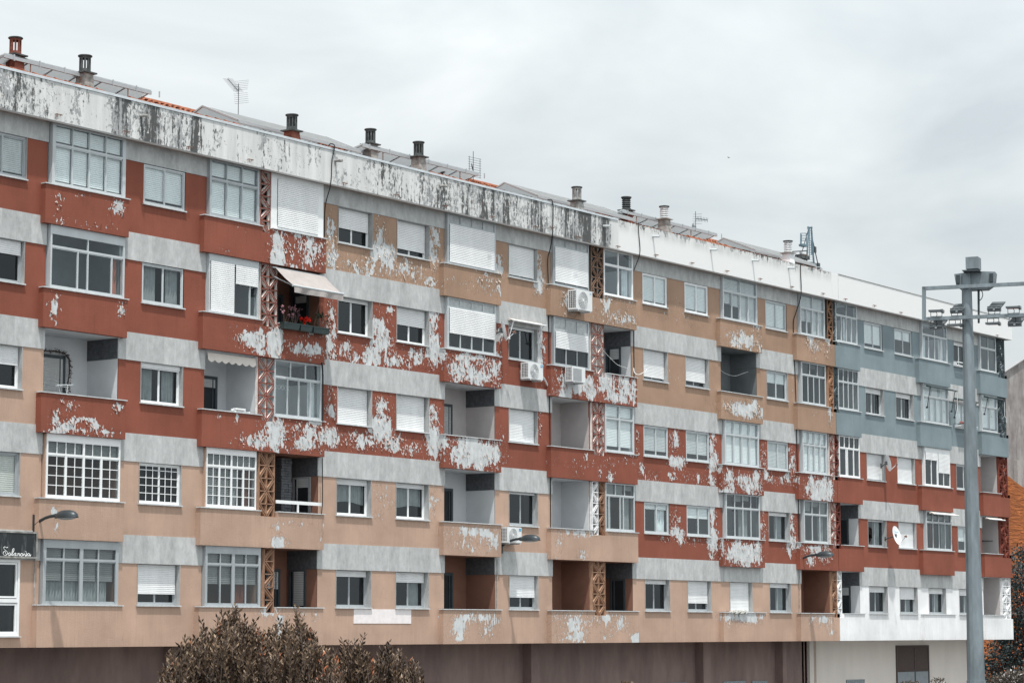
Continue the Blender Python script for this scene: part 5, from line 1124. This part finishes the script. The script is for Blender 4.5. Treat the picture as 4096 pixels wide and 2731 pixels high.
# ------------------------------------------------------------------ aerials
def aerial(px, pb, pt, Y, label, style):
    X, z0 = W(px, pb, Y); _, z1 = W(px, pt, Y); t = thing('tv_aerial', (X, Y, z0), label, 'aerial', 'television aerials on the roof')
    mb = MB(); mb.bar((X,Y,z0-.8),(X,Y,z1),.012,n=6); under(mb.build('mast', M['lamp']), t)
    mb = MB()
    if style == 'yagi':
        a = Vector((X,Y,z1-.25)); e = a+Vector((-.72,-.2,.24)); mb.bar(a, e, .008)
        for i in range(13): c = a.lerp(e, i/12); l_ = .13+.10*(i < 3); mb.bar(c+Vector((-.04,.0,-l_*.4)), c+Vector((.04,-.0,l_*.4)), .004, n=4); mb.bar(c+Vector((-.1,.12,0)), c+Vector((.1,-.12,0)), .004, n=4)
        g_ = [(.0,.28),(.0,-.28)]
        for s_ in (1,-1):
            for i in range(6): zz = z1-.25+s_*(.06+i*.06); xx = X+.06+i*.012; mb.bar((xx-.05,Y+.22,zz),(xx+.12,Y-.22,zz+.02),.004,n=4)
    elif style == 'grid':
        zc = z1-.60
        for i in range(9): zz = zc+.36-i*.085; mb.bar((X-.30,Y,zz),(X+.34,Y-.1,zz-.01),.007,n=4)
        for q in (-.30,.34): mb.bar((X+q,Y-.05,zc+.38),(X+q,Y-.05,zc-.34),.008,n=4)
        a = Vector((X,Y,zc-.1)); e = a+Vector((-.5,-.3,.1)); mb.bar(a, e, .015)
        for i in range(8): c = a.lerp(e, i/7); mb.bar(c+Vector((0,0,-.07)), c+Vector((0,0,.07)), .007, n=4)
    else:
        for zz, s_ in ((z1-.30, 1), (z1-.72, -1)):
            a = Vector((X,Y,zz)); e = a+Vector((.62*s_,-.2,0)); mb.bar(a, e, .014)
            for i in range(9): c = a.lerp(e, i/8); mb.bar(c+Vector((-.03,.0,-.10)), c+Vector((.03,.0,.10)), .007, n=4)
            for q in range(5): mb.bar((X-.02+q*.02,Y+.15,zz-.2+q*.1),(X+.3*s_,Y-.12,zz-.2+q*.1+.02),.006,n=4)
    under(mb.build('elements', M['lamp']), t)
aerial(953,450,335,2.5,'tall thin television aerial with slanting boom above the left canopy','yagi'); aerial(1893,725,606,2.5,'grid-type television aerial with long mast behind the middle canopy end','grid'); aerial(2783,935,846,3,'double television aerial right of the pale louvred chimneys','dbl')

# ------------------------------------------------------------------ blue access lift behind the roof
t = thing('access_lift', (100, 6, 18.6), 'blue-grey lattice access lift with basket rising behind the white parapet', 'lift'); blue = simple('lift_blue_steel', (.13,.20,.24), .5, .2, .3, 8)
def LP(px, py, Y=6.0): X, Z = W(px, py, Y); return Vector((X, Y, Z))
def z4(x, y): return 3150+x/7.84, 880+y/7.84
mb = MB()
for a, b, r in (((665,290),(600,1300),.04),((750,290),(830,1420),.045),((690,240),(690,1250),.018),((745,640),(760,1100),.025),((640,560),(640,1050),.015)): mb.bar(LP(*z4(*a)), LP(*z4(*b)), r)
for q in range(14): y_ = 340+q*75; mb.bar(LP(*z4(650-q*3,y_)), LP(*z4(760+q*4,y_)), .011, n=4)
for q in range(10): y_ = 600+q*55; mb.bar(LP(*z4(680,y_)), LP(*z4(745,y_)), .015, n=4)
mb.bar(LP(*z4(640,240)), LP(*z4(760,240)), .05); mb.bar(LP(*z4(645,200)), LP(*z4(645,300)), .03); mb.bar(LP(*z4(757,200)), LP(*z4(757,300)), .03)
under(mb.build('mast', blue), t)
mb = MB()
for a, b in (((412,420),(590,420)),((440,490),(600,490)),((412,420),(405,760)),((590,420),(600,780)),((440,490),(432,800)),((412,420),(440,490)),((412,575),(590,575)),((440,645),(595,645)),((405,600),(440,645))): mb.bar(LP(*z4(*a)), LP(*z4(*b)), .022, n=4)
a = LP(*z4(505,800)); mb.obox(a, Vector((.20,0,0)), Vector((0,.15,0)), Vector((0,0,.05))); under(mb.build('basket', blue), t)
mb = MB()
for a, b, r in (((645,340),(495,860),.02),((495,860),(400,1180),.018),((790,660),(850,920),.03),((850,920),(968,1450),.025),((160,990),(640,965),.025),((395,985),(405,1330),.025),((270,1090),(560,1085),.02)): mb.bar(LP(*z4(*a)), LP(*z4(*b)), r, n=5)
for q in ((850,930),(968,1445)): c = LP(*z4(*q)); mb.obox(c, Vector((.09,0,0)), Vector((0,.05,0)), Vector((0,0,.14)))
under(mb.build('stay_cables', M['lamp']), t)
mb = MB(); a = LP(*z4(460,1170)); mb.obox(a, Vector((.36,0,0)), Vector((0,.2,0)), Vector((0,0,.09))); a = LP(*z4(470,1340)); mb.obox(a, Vector((.6,0,0)), Vector((0,.2,0)), Vector((0,0,.07))); mb.bar(LP(*z4(190,1330)), LP(*z4(860,1420)), .12)
under(mb.build('engine_deck', M['conc_d']), t)
mb = MB(); a = LP(*z4(490,1120)); mb.obox(a, Vector((.22,0,0)), Vector((0,.12,0)), Vector((0,0,.06))); under(mb.build('rust_panel', M['rust']), t)
mb = MB(); P_ = [LP(*z4(x_, y_), 2.0) for x_, y_ in ((880,1490),(930,1475),(1020,1478),(1050,1530),(1060,1490),(1085,1545))]; mb.tube(P_, .02, 5); under(mb.build('guard_hoop', M['alu']), t)

# ------------------------------------------------------------------ floodlight mast
DM = 60.0
def FP(px, py, d=DM): return WD(px, py, d)
base = FP(3905, 2731); bx_, by_ = base.x, base.y
t = thing('floodlight_mast', (bx_, by_, 0), 'tall galvanised floodlight pole with a rectangular lamp frame standing in front of the facade', 'floodlight mast')
topc = FP(3889, 1082); rt = (_R0).normalized(); fw = Vector((_F.x,_F.y,0)).normalized(); upv = Vector((0,0,1))
mb = MB(); n = 12; Zs = [0, 2.7, 2.75, base.z+.0, (base.z+topc.z)/2, topc.z+.12]
_p = lambda z: .125+(.218-.125)*(topc.z-z)/(topc.z-base.z)
k0 = len(mb.v); Zl = [0, 2.55, 2.56, topc.z+.10]
for z, ex in ((0,.02),(2.80,.02),(2.801,0),(topc.z+.10,0)):
    r = (_p(z)+ex)*1.0
    for i in range(n): a = 2*math.pi*(i+.5)/n; mb.v.append((bx_+r*math.cos(a), by_+r*math.sin(a), z))
for j in range(3):
    for i in range(n): q = (i+1) % n; mb.f.append((j*n+i, j*n+q, (j+1)*n+q, (j+1)*n+i)); mb.m.append(0)
under(mb.build('pole', M['zinc']), t)
cx0 = Vector((bx_, by_, 0))
def PP(px, py, off=0.0):            # point on the lamp frame's own plane through the pole
    nrm = Vector((-.95, -.31, 0)).normalized(); d = _F*CF+_R*(px-2048)+_U*(1365.5-py); s_ = ((cx0+nrm*off-CAM).dot(nrm))/d.dot(nrm); return CAM+d*s_
rt2 = Vector((.31,-.95,0)).normalized(); nr = Vector((-.95,-.31,0)).normalized()
def zp(x, y): return 3600+x/3.919, 1000+y/3.919
def slab_bar(a, b, h, dep, mb):
    a, b = Vector(a), Vector(b); d = (b-a)/2; up = Vector((0,0,1)) if abs(d.normalized().z) < .7 else rt2; side = d.normalized().cross(up).normalized(); up = side.cross(d.normalized()); mb.obox((a+b)/2, d, side*dep, up*h)
mb = MB(); slab_bar(PP(*zp(350,604),.2), PP(*zp(2600,497),.2), .044, .04, mb); slab_bar(PP(*zp(376,580),.2), PP(*zp(376,1110),.2), .046, .04, mb); slab_bar(PP(*zp(376,1082),.2), PP(*zp(2600,992),.2), .044, .04, mb); slab_bar(PP(*zp(2560,500),.2), PP(*zp(2560,1020),.2), .046, .04, mb)
under(mb.build('lamp_frame', M['zinc']), t)
def prism(mb, pts, off, th):
    A_ = [PP(*zp(x, y), off) for x, y in pts]; B_ = [p-nr*th for p in A_]; k = len(mb.v); n_ = len(A_); mb.v += [tuple(p) for p in A_+B_]
    mb.f.append(tuple(range(k, k+n_))); mb.m.append(0); mb.f.append(tuple(range(k+n_, k+2*n_))[::-1]); mb.m.append(0)
    for i in range(n_): j = (i+1) % n_; mb.f.append((k+i, k+j, k+n_+j, k+n_+i)); mb.m.append(0)
hb = MB(); prism(hb, [(848,378),(1175,330),(1490,340),(1470,530),(1180,545),(880,550)], .02, .45); prism(hb, [(870,556),(1480,528),(1370,608),(975,626)], -.01, .36)
under(hb.build('bracket_housing', M['zinc']), t)
hb = MB(); prism(hb, [(965,315),(1210,298),(1260,325),(1000,335)], .30, .6); under(hb.build('cap_plate', M['lamp']), t)
hb = MB(); c = PP(1150/3.919+3600, 1000+215/3.919, .05); hb.obox(c, Vector((.22,-.97,0)).normalized()*.155, Vector((.97,.22,0)).normalized()*.19, Vector((0,0,.150))); under(hb.build('top_box', M['zinc']), t)
hb = MB(); prism(hb, [(1213,620),(1247,615),(1247,1140),(1218,1145)], -.12, .06); under(hb.build('ladder_rail', M['lamp']), t)
hb = MB()
for x_, yA, yB in ((907,392,525),(1430,370,500)): slab_bar(PP(*zp(x_,yA),.04), PP(*zp(x_,yB),.04), .045, .03, hb)
under(hb.build('slot_handle', M['lamp']), t)
hb = MB(); hb.tube([PP(*zp(x,y),-.05) for x, y in ((1262,615),(1290,660),(1298,705),(1280,760),(1248,792))], .012, 5); under(hb.build('loose_cable', M['lamp']), t)
M['flood'] = simple('floodlight_grey_casting', (.10,.115,.125), .45, .2, .15, 6)
# eight floodlights clamped to the frame, each a thing of its own
FLS = [(570,975,-1,'back','up','leftmost upper floodlight, lens side down'),(895,960,1,'front','up','upper floodlight just left of the pole, showing its ribbed back'),(570,1215,1,'front','dn','leftmost lower floodlight hanging under the bar'),(860,1195,-1,'back','dn','lower floodlight just left of the pole, lens plate visible'),
       (1478,930,1,'front','up','upper floodlight just right of the pole, tilted high'),(1780,920,-1,'back','up','rightmost upper floodlight lying flat'),(1460,1170,-1,'back','dn','lower floodlight just right of the pole, pale lens plate'),(1800,1165,1,'front','dn','rightmost lower floodlight hanging under the bar')]
for x_, y_, s_, kd, ud, lab in FLS:
    yb_ = 1082-(x_-376)*.0405; c = PP(*zp(x_, y_), .12); cb = PP(*zp(x_, yb_), .12); c2 = c
    ft = thing('floodlight', tuple(c), lab, 'floodlight', 'floodlights on the lamp frame')
    mb = MB(); Zv = Vector((0,0,1))
    if s_ > 0:      # ribbed back: gear box below, tilted body rising behind it
        mb.obox(c+Zv*.015, rt2*.165, nr*.07, Zv*.062)
        mb.obox(c+Zv*.10+rt2*.045-nr*.05, rt2*.16, Zv*.10+rt2*.055-nr*.14, nr*.018+Zv*.012)
    else:           # lying flat, seen from below
        mb.obox(c+Zv*.035-nr*.02, rt2*.175, nr*.20+Zv*-.012, Zv*.022)
        mb.obox(c+Zv*.02+rt2*.15, rt2*.03, nr*.15, Zv*.035)
    under(mb.build('housing', M['flood']), ft); mb = MB()
    if s_ > 0: mb.obox(c+nr*.085-Zv*.005, rt2*.026, nr*.015, Zv*.026); under(mb.build('connector', M['lens']), ft)
    else: mb.obox(c+Zv*.008-nr*.02, rt2*.13, nr*.15-Zv*.010, Zv*.004); under(mb.build('lens_plate', M['lens']), ft)
    if s_ > 0:
        mb = MB()
        for q in (-.115,.0,.115): mb.obox(c+nr*.072+rt2*q+Zv*.035, rt2*.038, nr*.003, Zv*.016)
        under(mb.build('vent_slots', M['black']), ft)
    mb = MB()
    for q in (-.14,.14): mb.bar(c+rt2*q, cb+rt2*q, .009, n=5)
    k_ = .055 if ud == 'up' else -.055; mb.bar(cb+rt2*-.14+Zv*k_, cb+rt2*.14+Zv*k_, .008, n=5)
    under(mb.build('yoke', M['flood']), ft)
    mb = MB(); mb.tube([c+nr*.08, c.lerp(cb,.4)+rt2*.03+nr*.09, cb+nr*.07], .008, 5); under(mb.build('power_lead', M['black']), ft)

# ------------------------------------------------------------------ foliage
def leafmesh(cs, length, wid, dirs, vals, jit=.35):
    mb = MB(); A_ = []
    for c, d, v in zip(cs, dirs, vals):
        d = d.normalized(); s_ = d.cross(Vector((random.gauss(0,1),random.gauss(0,1),random.gauss(0,1)))).normalized(); nn = d.cross(s_); l_ = length*random.uniform(.7,1.25); w_ = wid*random.uniform(.8,1.2)
        p0 = c; p1 = c+d*l_*.5+s_*w_-nn*w_*.25; p2 = c+d*l_; p3 = c+d*l_*.5-s_*w_-nn*w_*.25; pm = c+d*l_*.5+nn*w_*.2
        k = len(mb.v); mb.v += [tuple(p0),tuple(p1),tuple(p2),tuple(p3),tuple(pm)]; mb.f += [(k,k+1,k+4),(k+1,k+2,k+4),(k+2,k+3,k+4),(k+3,k,k+4)]; mb.m += [0]*4; A_ += [v]*5
    return mb, np.array(A_)
def shrub(name, prof, dist, xr, n, depth, label, zb, matl, tall, length=.080, group=None, ctr=None):
    cx = (xr[0]+xr[1])/2; o0 = WD(cx, 2600, dist); t = thing(name, (o0.x, o0.y, 0), label, 'shrub', group)
    pr = sorted(prof); px_ = [p[0] for p in pr]; py_ = [p[1] for p in pr]
    cs, ds, vs = [], [], []; st = MB()
    def shoot(px, ptop, dd, ln, lean):
        tip = WD(px, ptop, dist+dd); foot = tip-Vector((0,0,ln))-rt*lean+fw*random.uniform(-.05,.05)
        prev = None; m_ = int(ln/.021); bend = random.uniform(-.04,.04)
        tone = random.betavariate(2,2.2)*.85; org = random.random() < .04
        pts = []
        for j in range(m_+1):
            u = j/m_; p = foot.lerp(tip, u)+rt*bend*math.sin(u*3.1); pts.append(p)
            if u > .04:
                a = j*2.4+random.uniform(-.4,.4); side = rt*math.cos(a)+fw*math.sin(a)
                cs.append(p+side*.004); ds.append(side*.8+Vector((0,0,1))*random.uniform(.6,1.5)); vs.append(min(.9, max(0, tone+random.uniform(-.14,.14))) if not (org and random.random() < .6 or random.random() < .003) else .97)
        st.tube(pts[::3]+[pts[-1]], .0045, 4)
    for _ in range(n):
        px = random.uniform(*xr); top = float(np.interp(px, px_, py_))
        v = random.random()**.85; dd = random.uniform(-depth, depth); ptop = top+22+v*(2790-top)+random.uniform(-10,14); 
        shoot(px, ptop, dd, random.uniform(.28,.55), random.uniform(-.10,.10))
    for _ in range(int(n*.075)):
        px = random.uniform(*xr); shoot(px, float(np.interp(px, px_, py_))+random.triangular(-34, 30, 6), random.uniform(-depth,depth)*.6, random.uniform(.3,.5), random.uniform(-.16,.16))
    for px, py, ln, lean in tall: shoot(px, py, random.uniform(-.3,.1), ln, lean)
    for q in range(26):        # main limbs from the ground
        a = WD(random.uniform(*xr), 2650, dist+random.uniform(-depth,depth)*.7); st.bar((o0.x+random.uniform(-.1,.1), o0.y+random.uniform(-.1,.1), 0), a, .025, .006, 5)
    mb, A_ = leafmesh(cs, length, length*.20, ds, vs); o = mb.build('foliage', matl, attr=lambda X_: A_); under(o, t)
    under(st.build('stems', twig), t); return t
LB = leaf_mat('bronze_shrub_leaf', [(0,(.026,.018,.012)),(.35,(.085,.055,.035)),(.7,(.20,.138,.090)),(.90,(.38,.29,.21)),(.95,(.30,.10,.045)),(1.0,(.34,.11,.04))])
pf = [(640,2700),(665,2650),(700,2615),(745,2572),(775,2585),(800,2530),(850,2540),(875,2490),(900,2480),(942,2450),(970,2480),(1000,2520),(1023,2505),(1046,2535),(1070,2560),(1100,2525),(1118,2500),(1150,2500),(1183,2465),(1215,2500),(1248,2540),(1275,2600),(1311,2605),(1345,2640),(1370,2700)]
shrub('shrub', pf, 33, (645,1365), 1700, .8, 'big bronze-leaved shrub with spiky shoots at the bottom left', 0, LB, [(739,2553,.5,-.15),(798,2474,.6,-.28),(888,2452,.5,-.10),(942,2420,.6,.02),(980,2467,.5,-.05),(1023,2483,.45,.22),(1046,2526,.3,.05),(1118,2483,.4,-.05),(1150,2484,.4,.06),(1183,2422,.6,.0),(1215,2500,.3,.05),(1248,2524,.3,.15),(1290,2590,.3,.12),(668,2612,.35,-.1),(1313,2596,.2,.1)], group='bronze shrubs')
shrub('shrub', [(1360,2680),(1372,2600),(1400,2600),(1430,2590),(1460,2580),(1475,2640),(1500,2700)], 33.6, (1362,1492), 300, .35, 'slim bronze shrub between the big bush and its right neighbour', 0, LB, [(1370,2562,.3,-.05),(1395,2568,.3,.0),(1420,2565,.3,.05),(1458,2540,.4,.06),(1440,2585,.3,.08)], group='bronze shrubs')
shrub('shrub', [(1478,2710),(1500,2660),(1523,2610),(1552,2590),(1580,2615),(1600,2620),(1640,2660),(1665,2655),(1695,2720)], 34.2, (1482,1695), 420, .4, 'right-hand low bronze shrub with two peaks', 0, LB, [(1523,2596,.3,-.04),(1552,2570,.35,.0),(1572,2590,.3,.03),(1595,2603,.3,.05),(1655,2642,.3,.08),(1612,2645,.3,.0)], group='bronze shrubs')

def cloud(name, label, cat, blobs, n, size, matl, trunk, mix_=.06, group=None, hi=None):
    t = thing(name, trunk[0], label, cat, group); cs, ds, vs = [], [], []
    tot = sum(b[3]*b[4]*b[5] for b in blobs)
    for bx, by, bz, rx, ry, rz in blobs:
        for _ in range(int(n*rx*ry*rz/tot)):
            d = Vector((random.gauss(0,1),random.gauss(0,1),random.gauss(0,1))).normalized(); r = random.uniform(.45,1.03)**.6
            wob = 1+.16*math.sin(d.x*7+bx)+.12*math.sin(d.z*9+by)
            cs.append(Vector((bx+d.x*rx*r*wob, by+d.y*ry*r*wob, bz+d.z*rz*r*wob))); ds.append(d+Vector((random.gauss(0,.6),random.gauss(0,.6),random.gauss(0,.6)+.2)))
            clump = .5+.5*math.sin(cs[-1].x*2.3)*math.sin(cs[-1].z*2.9+cs[-1].y*2)
            vs.append(.97 if random.random() < mix_*(2.4 if clump > .75 else .3) else min(.9, max(0, random.betavariate(2,3)*.7+clump*.2)))
    mb, A_ = leafmesh(cs, size, size*.3, ds, vs); under(mb.build('crown', matl, attr=lambda X_: A_), t)
    tr = MB(); tx, ty, tz = trunk[0]; tr.bar((tx,ty,tz),(tx,ty,tz+trunk[1]),trunk[2],trunk[2]*.6,8)
    for b in blobs[:8]: tr.bar((tx,ty,tz+trunk[1]*.7),(b[0],b[1],b[2]),trunk[2]*.45,.02,6)
    under(tr.build('trunk', twig), t); return t
LG = leaf_mat('dark_evergreen_leaf', [(0,(.012,.020,.022)),(.45,(.030,.045,.045)),(.8,(.075,.095,.092)),(.92,(.12,.14,.13)),(.95,(.36,.09,.03)),(1.0,(.40,.10,.03))])
LW = leaf_mat('white_flowering_leaf', [(0,(.04,.033,.028)),(.5,(.10,.085,.070)),(.85,(.20,.17,.14)),(.93,(.30,.26,.22)),(.96,(.60,.60,.60)),(1.0,(.70,.70,.70))])
T1 = []
for px, py, Y_, r in ((4060,2260,3,1.15),(4100,2330,3.5,1.5),(4050,2400,3,1.3),(4120,2480,3,1.7),(4060,2540,3,1.5),(4010,2610,3.6,1.35),(3975,2660,3.4,1.2),(4080,2660,3,1.7),(4150,2250,4,1.6),(4130,2620,3,1.8),(4010,2720,3.5,1.5),(4080,2740,3,1.7)):
    X_, Z_ = W(px+38, py+14, Y_); T1.append((X_, Y_, Z_, r, r, r*1.1))
cloud('tree', 'dark evergreen tree with orange leaf patches beyond the right end of the facade', 'tree', T1, 26000, .16, LG, ((T1[7][0], 3, 0), 3.5, .18), .10)
T2 = []
for px, py, d_, r in ((3960,2742,66,.45),(4010,2728,66,.55),(4060,2710,66,.62),(4100,2730,66,.6),(3995,2760,66,.5)):
    p = WD(px, py, d_); T2.append((p.x, p.y, p.z-.25, r, r, r*.75))
cloud('flowering_bush', 'brown-leaved bush with small white blossoms at the bottom right corner', 'bush', T2, 6500, .075, LW, ((T2[2][0], T2[2][1], 0), 2.0, .05), .05)
p = WD(3752, 2738, 70); q = WD(3640, 2745, 70)
cloud('shrub', 'tips of a small bronze shrub at the bottom edge left of the pole', 'shrub', [(p.x,p.y,p.z,.22,.22,.20),(q.x,q.y,q.z-.05,.35,.3,.2)], 700, .07, LW, ((p.x,p.y,0), 1.9, .03), .02)
p = WD(2510, 2736, 36); cloud('shrub', 'tip of a leafy shoot at the bottom edge below the middle tan balcony', 'shrub', [(p.x,p.y,p.z-.04,.10,.10,.06)], 160, .05, LB, ((p.x,p.y,0), 3.0, .015), .0)

# ------------------------------------------------------------------ neighbours to the right
def poly_building(name, pts, Y, dep, mat, label, parts=None, sh=2.4):
    P = [W(px, py, Y) for px, py in pts]; x0 = P[0][0]; t = thing(name, (x0, Y, 0), label, 'building')
    ring = [(x, z) for x, z in P]+[(P[-1][0], 0), (P[0][0], 0)]; mb = MB(); k = 0; n = len(ring)
    mb.v += [(x, Y, z) for x, z in ring]+[(x+dep*sh, Y+dep, z) for x, z in ring]
    mb.f.append(tuple(range(n))[::-1]); mb.m.append(0); mb.f.append(tuple(range(n, 2*n))); mb.m.append(0)
    for i in range(n): j = (i+1) % n; mb.f.append((i, j, n+j, n+i)); mb.m.append(0)
    under(mb.build('wall', mat), t); return t, P
m, nt_, p_ = newmat('stained_concrete_gable')
c_ = mixc(nt_, rng(nt_, noise(nt_, pos(nt_, (1,1,.8)), .7, 8, .68), .38, .66, 0, 1), (.31,.30,.295), (.17,.155,.15)); c_ = mixc(nt_, rng(nt_, noise(nt_, pos(nt_, (1,1,.3)), 1.6, 6, .6), .52, .64, 0, .6), c_, (.12,.115,.11))
nt_.links.new(c_, p_.inputs['Base Color']); p_.inputs['Roughness'].default_value = .95
t, P = poly_building('gable_house', [(3900,1562),(4300,1300),(4700,1562)], 30, 14, m, 'grey stained concrete gable with a white roof edge at the right edge of the picture')
mb = MB(); a, b = Vector((P[0][0],29.9,P[0][1])), Vector((P[1][0],29.9,P[1][1])); c = Vector((P[2][0],29.9,P[2][1]))
for u, v in ((a,b),(b,c)): d = (v-u)/2; mb.obox((u+v)/2+Vector((7*2.4,7,.05)), d*1.03, Vector((7.1*2.4,7.1,0)), Vector((0,0,.09)))
under(mb.build('roof', M['wallw']), t)
xx, zz = W(4072, 1840, 29.8); mb = MB(); mb.box(xx-.35,xx+.35,29.7,30.05,zz-6,zz); under(mb.build('buttress', simple('pale_render_strip', (.33,.32,.31), .9)), t)
m, nt_, p_ = newmat('orange_foam_insulation'); v = pos(nt_, (.32,.32,2.2)); h = noise(nt_, v, 1.7, 7, .65, 1.4)
c_ = mixc(nt_, rng(nt_, h, .3, .7, 0, 1), (.27,.070,.012), (.55,.165,.032)); nt_.links.new(c_, p_.inputs['Base Color']); p_.inputs['Roughness'].default_value = .85; bump(nt_, p_, h, .5, 1.0)
poly_building('orange_building', [(3900,1890),(4000,1896),(4035,1904),(4060,1925),(4096,1950),(4180,2030),(4400,2120)], 22, 6, m, 'low building coated in lumpy orange foam behind the dark tree')

# ------------------------------------------------------------------ ground
mb = MB(); mb.quad((-1200,-1200,0),(1500,-1200,0),(1500,1500,0),(-1200,1500,0)); tag(mb.build('ground', simple('pale_asphalt', (.10,.10,.10), .9, 0, .15, .4)), 'ground', None, None, 'structure')
mb = MB(); mb.box(20,112,-6,1.4,.0,.13); tag(mb.build('pavement', simple('pavement_slabs', (.20,.195,.19), .9, 0, .1, 1.2)), 'pavement', None, None, 'structure')
# a bird
p = WD(2916, 631, 150); mb = MB(); r_ = rt
mb.bar(p-r_*.07, p+r_*.07, .02, .01, 6)
for s_ in (-1,1): mb.quad(tuple(p-r_*.03), tuple(p+r_*.03), tuple(p+r_*.01+fw*.15*s_+r_*.10*s_+Vector((0,0,.03))), tuple(p-r_*.02+fw*.15*s_+r_*.11*s_+Vector((0,0,.03))))
tag(mb.build('bird', M['lamp']), 'tiny dark bird flying high in the cloudy sky', 'bird')
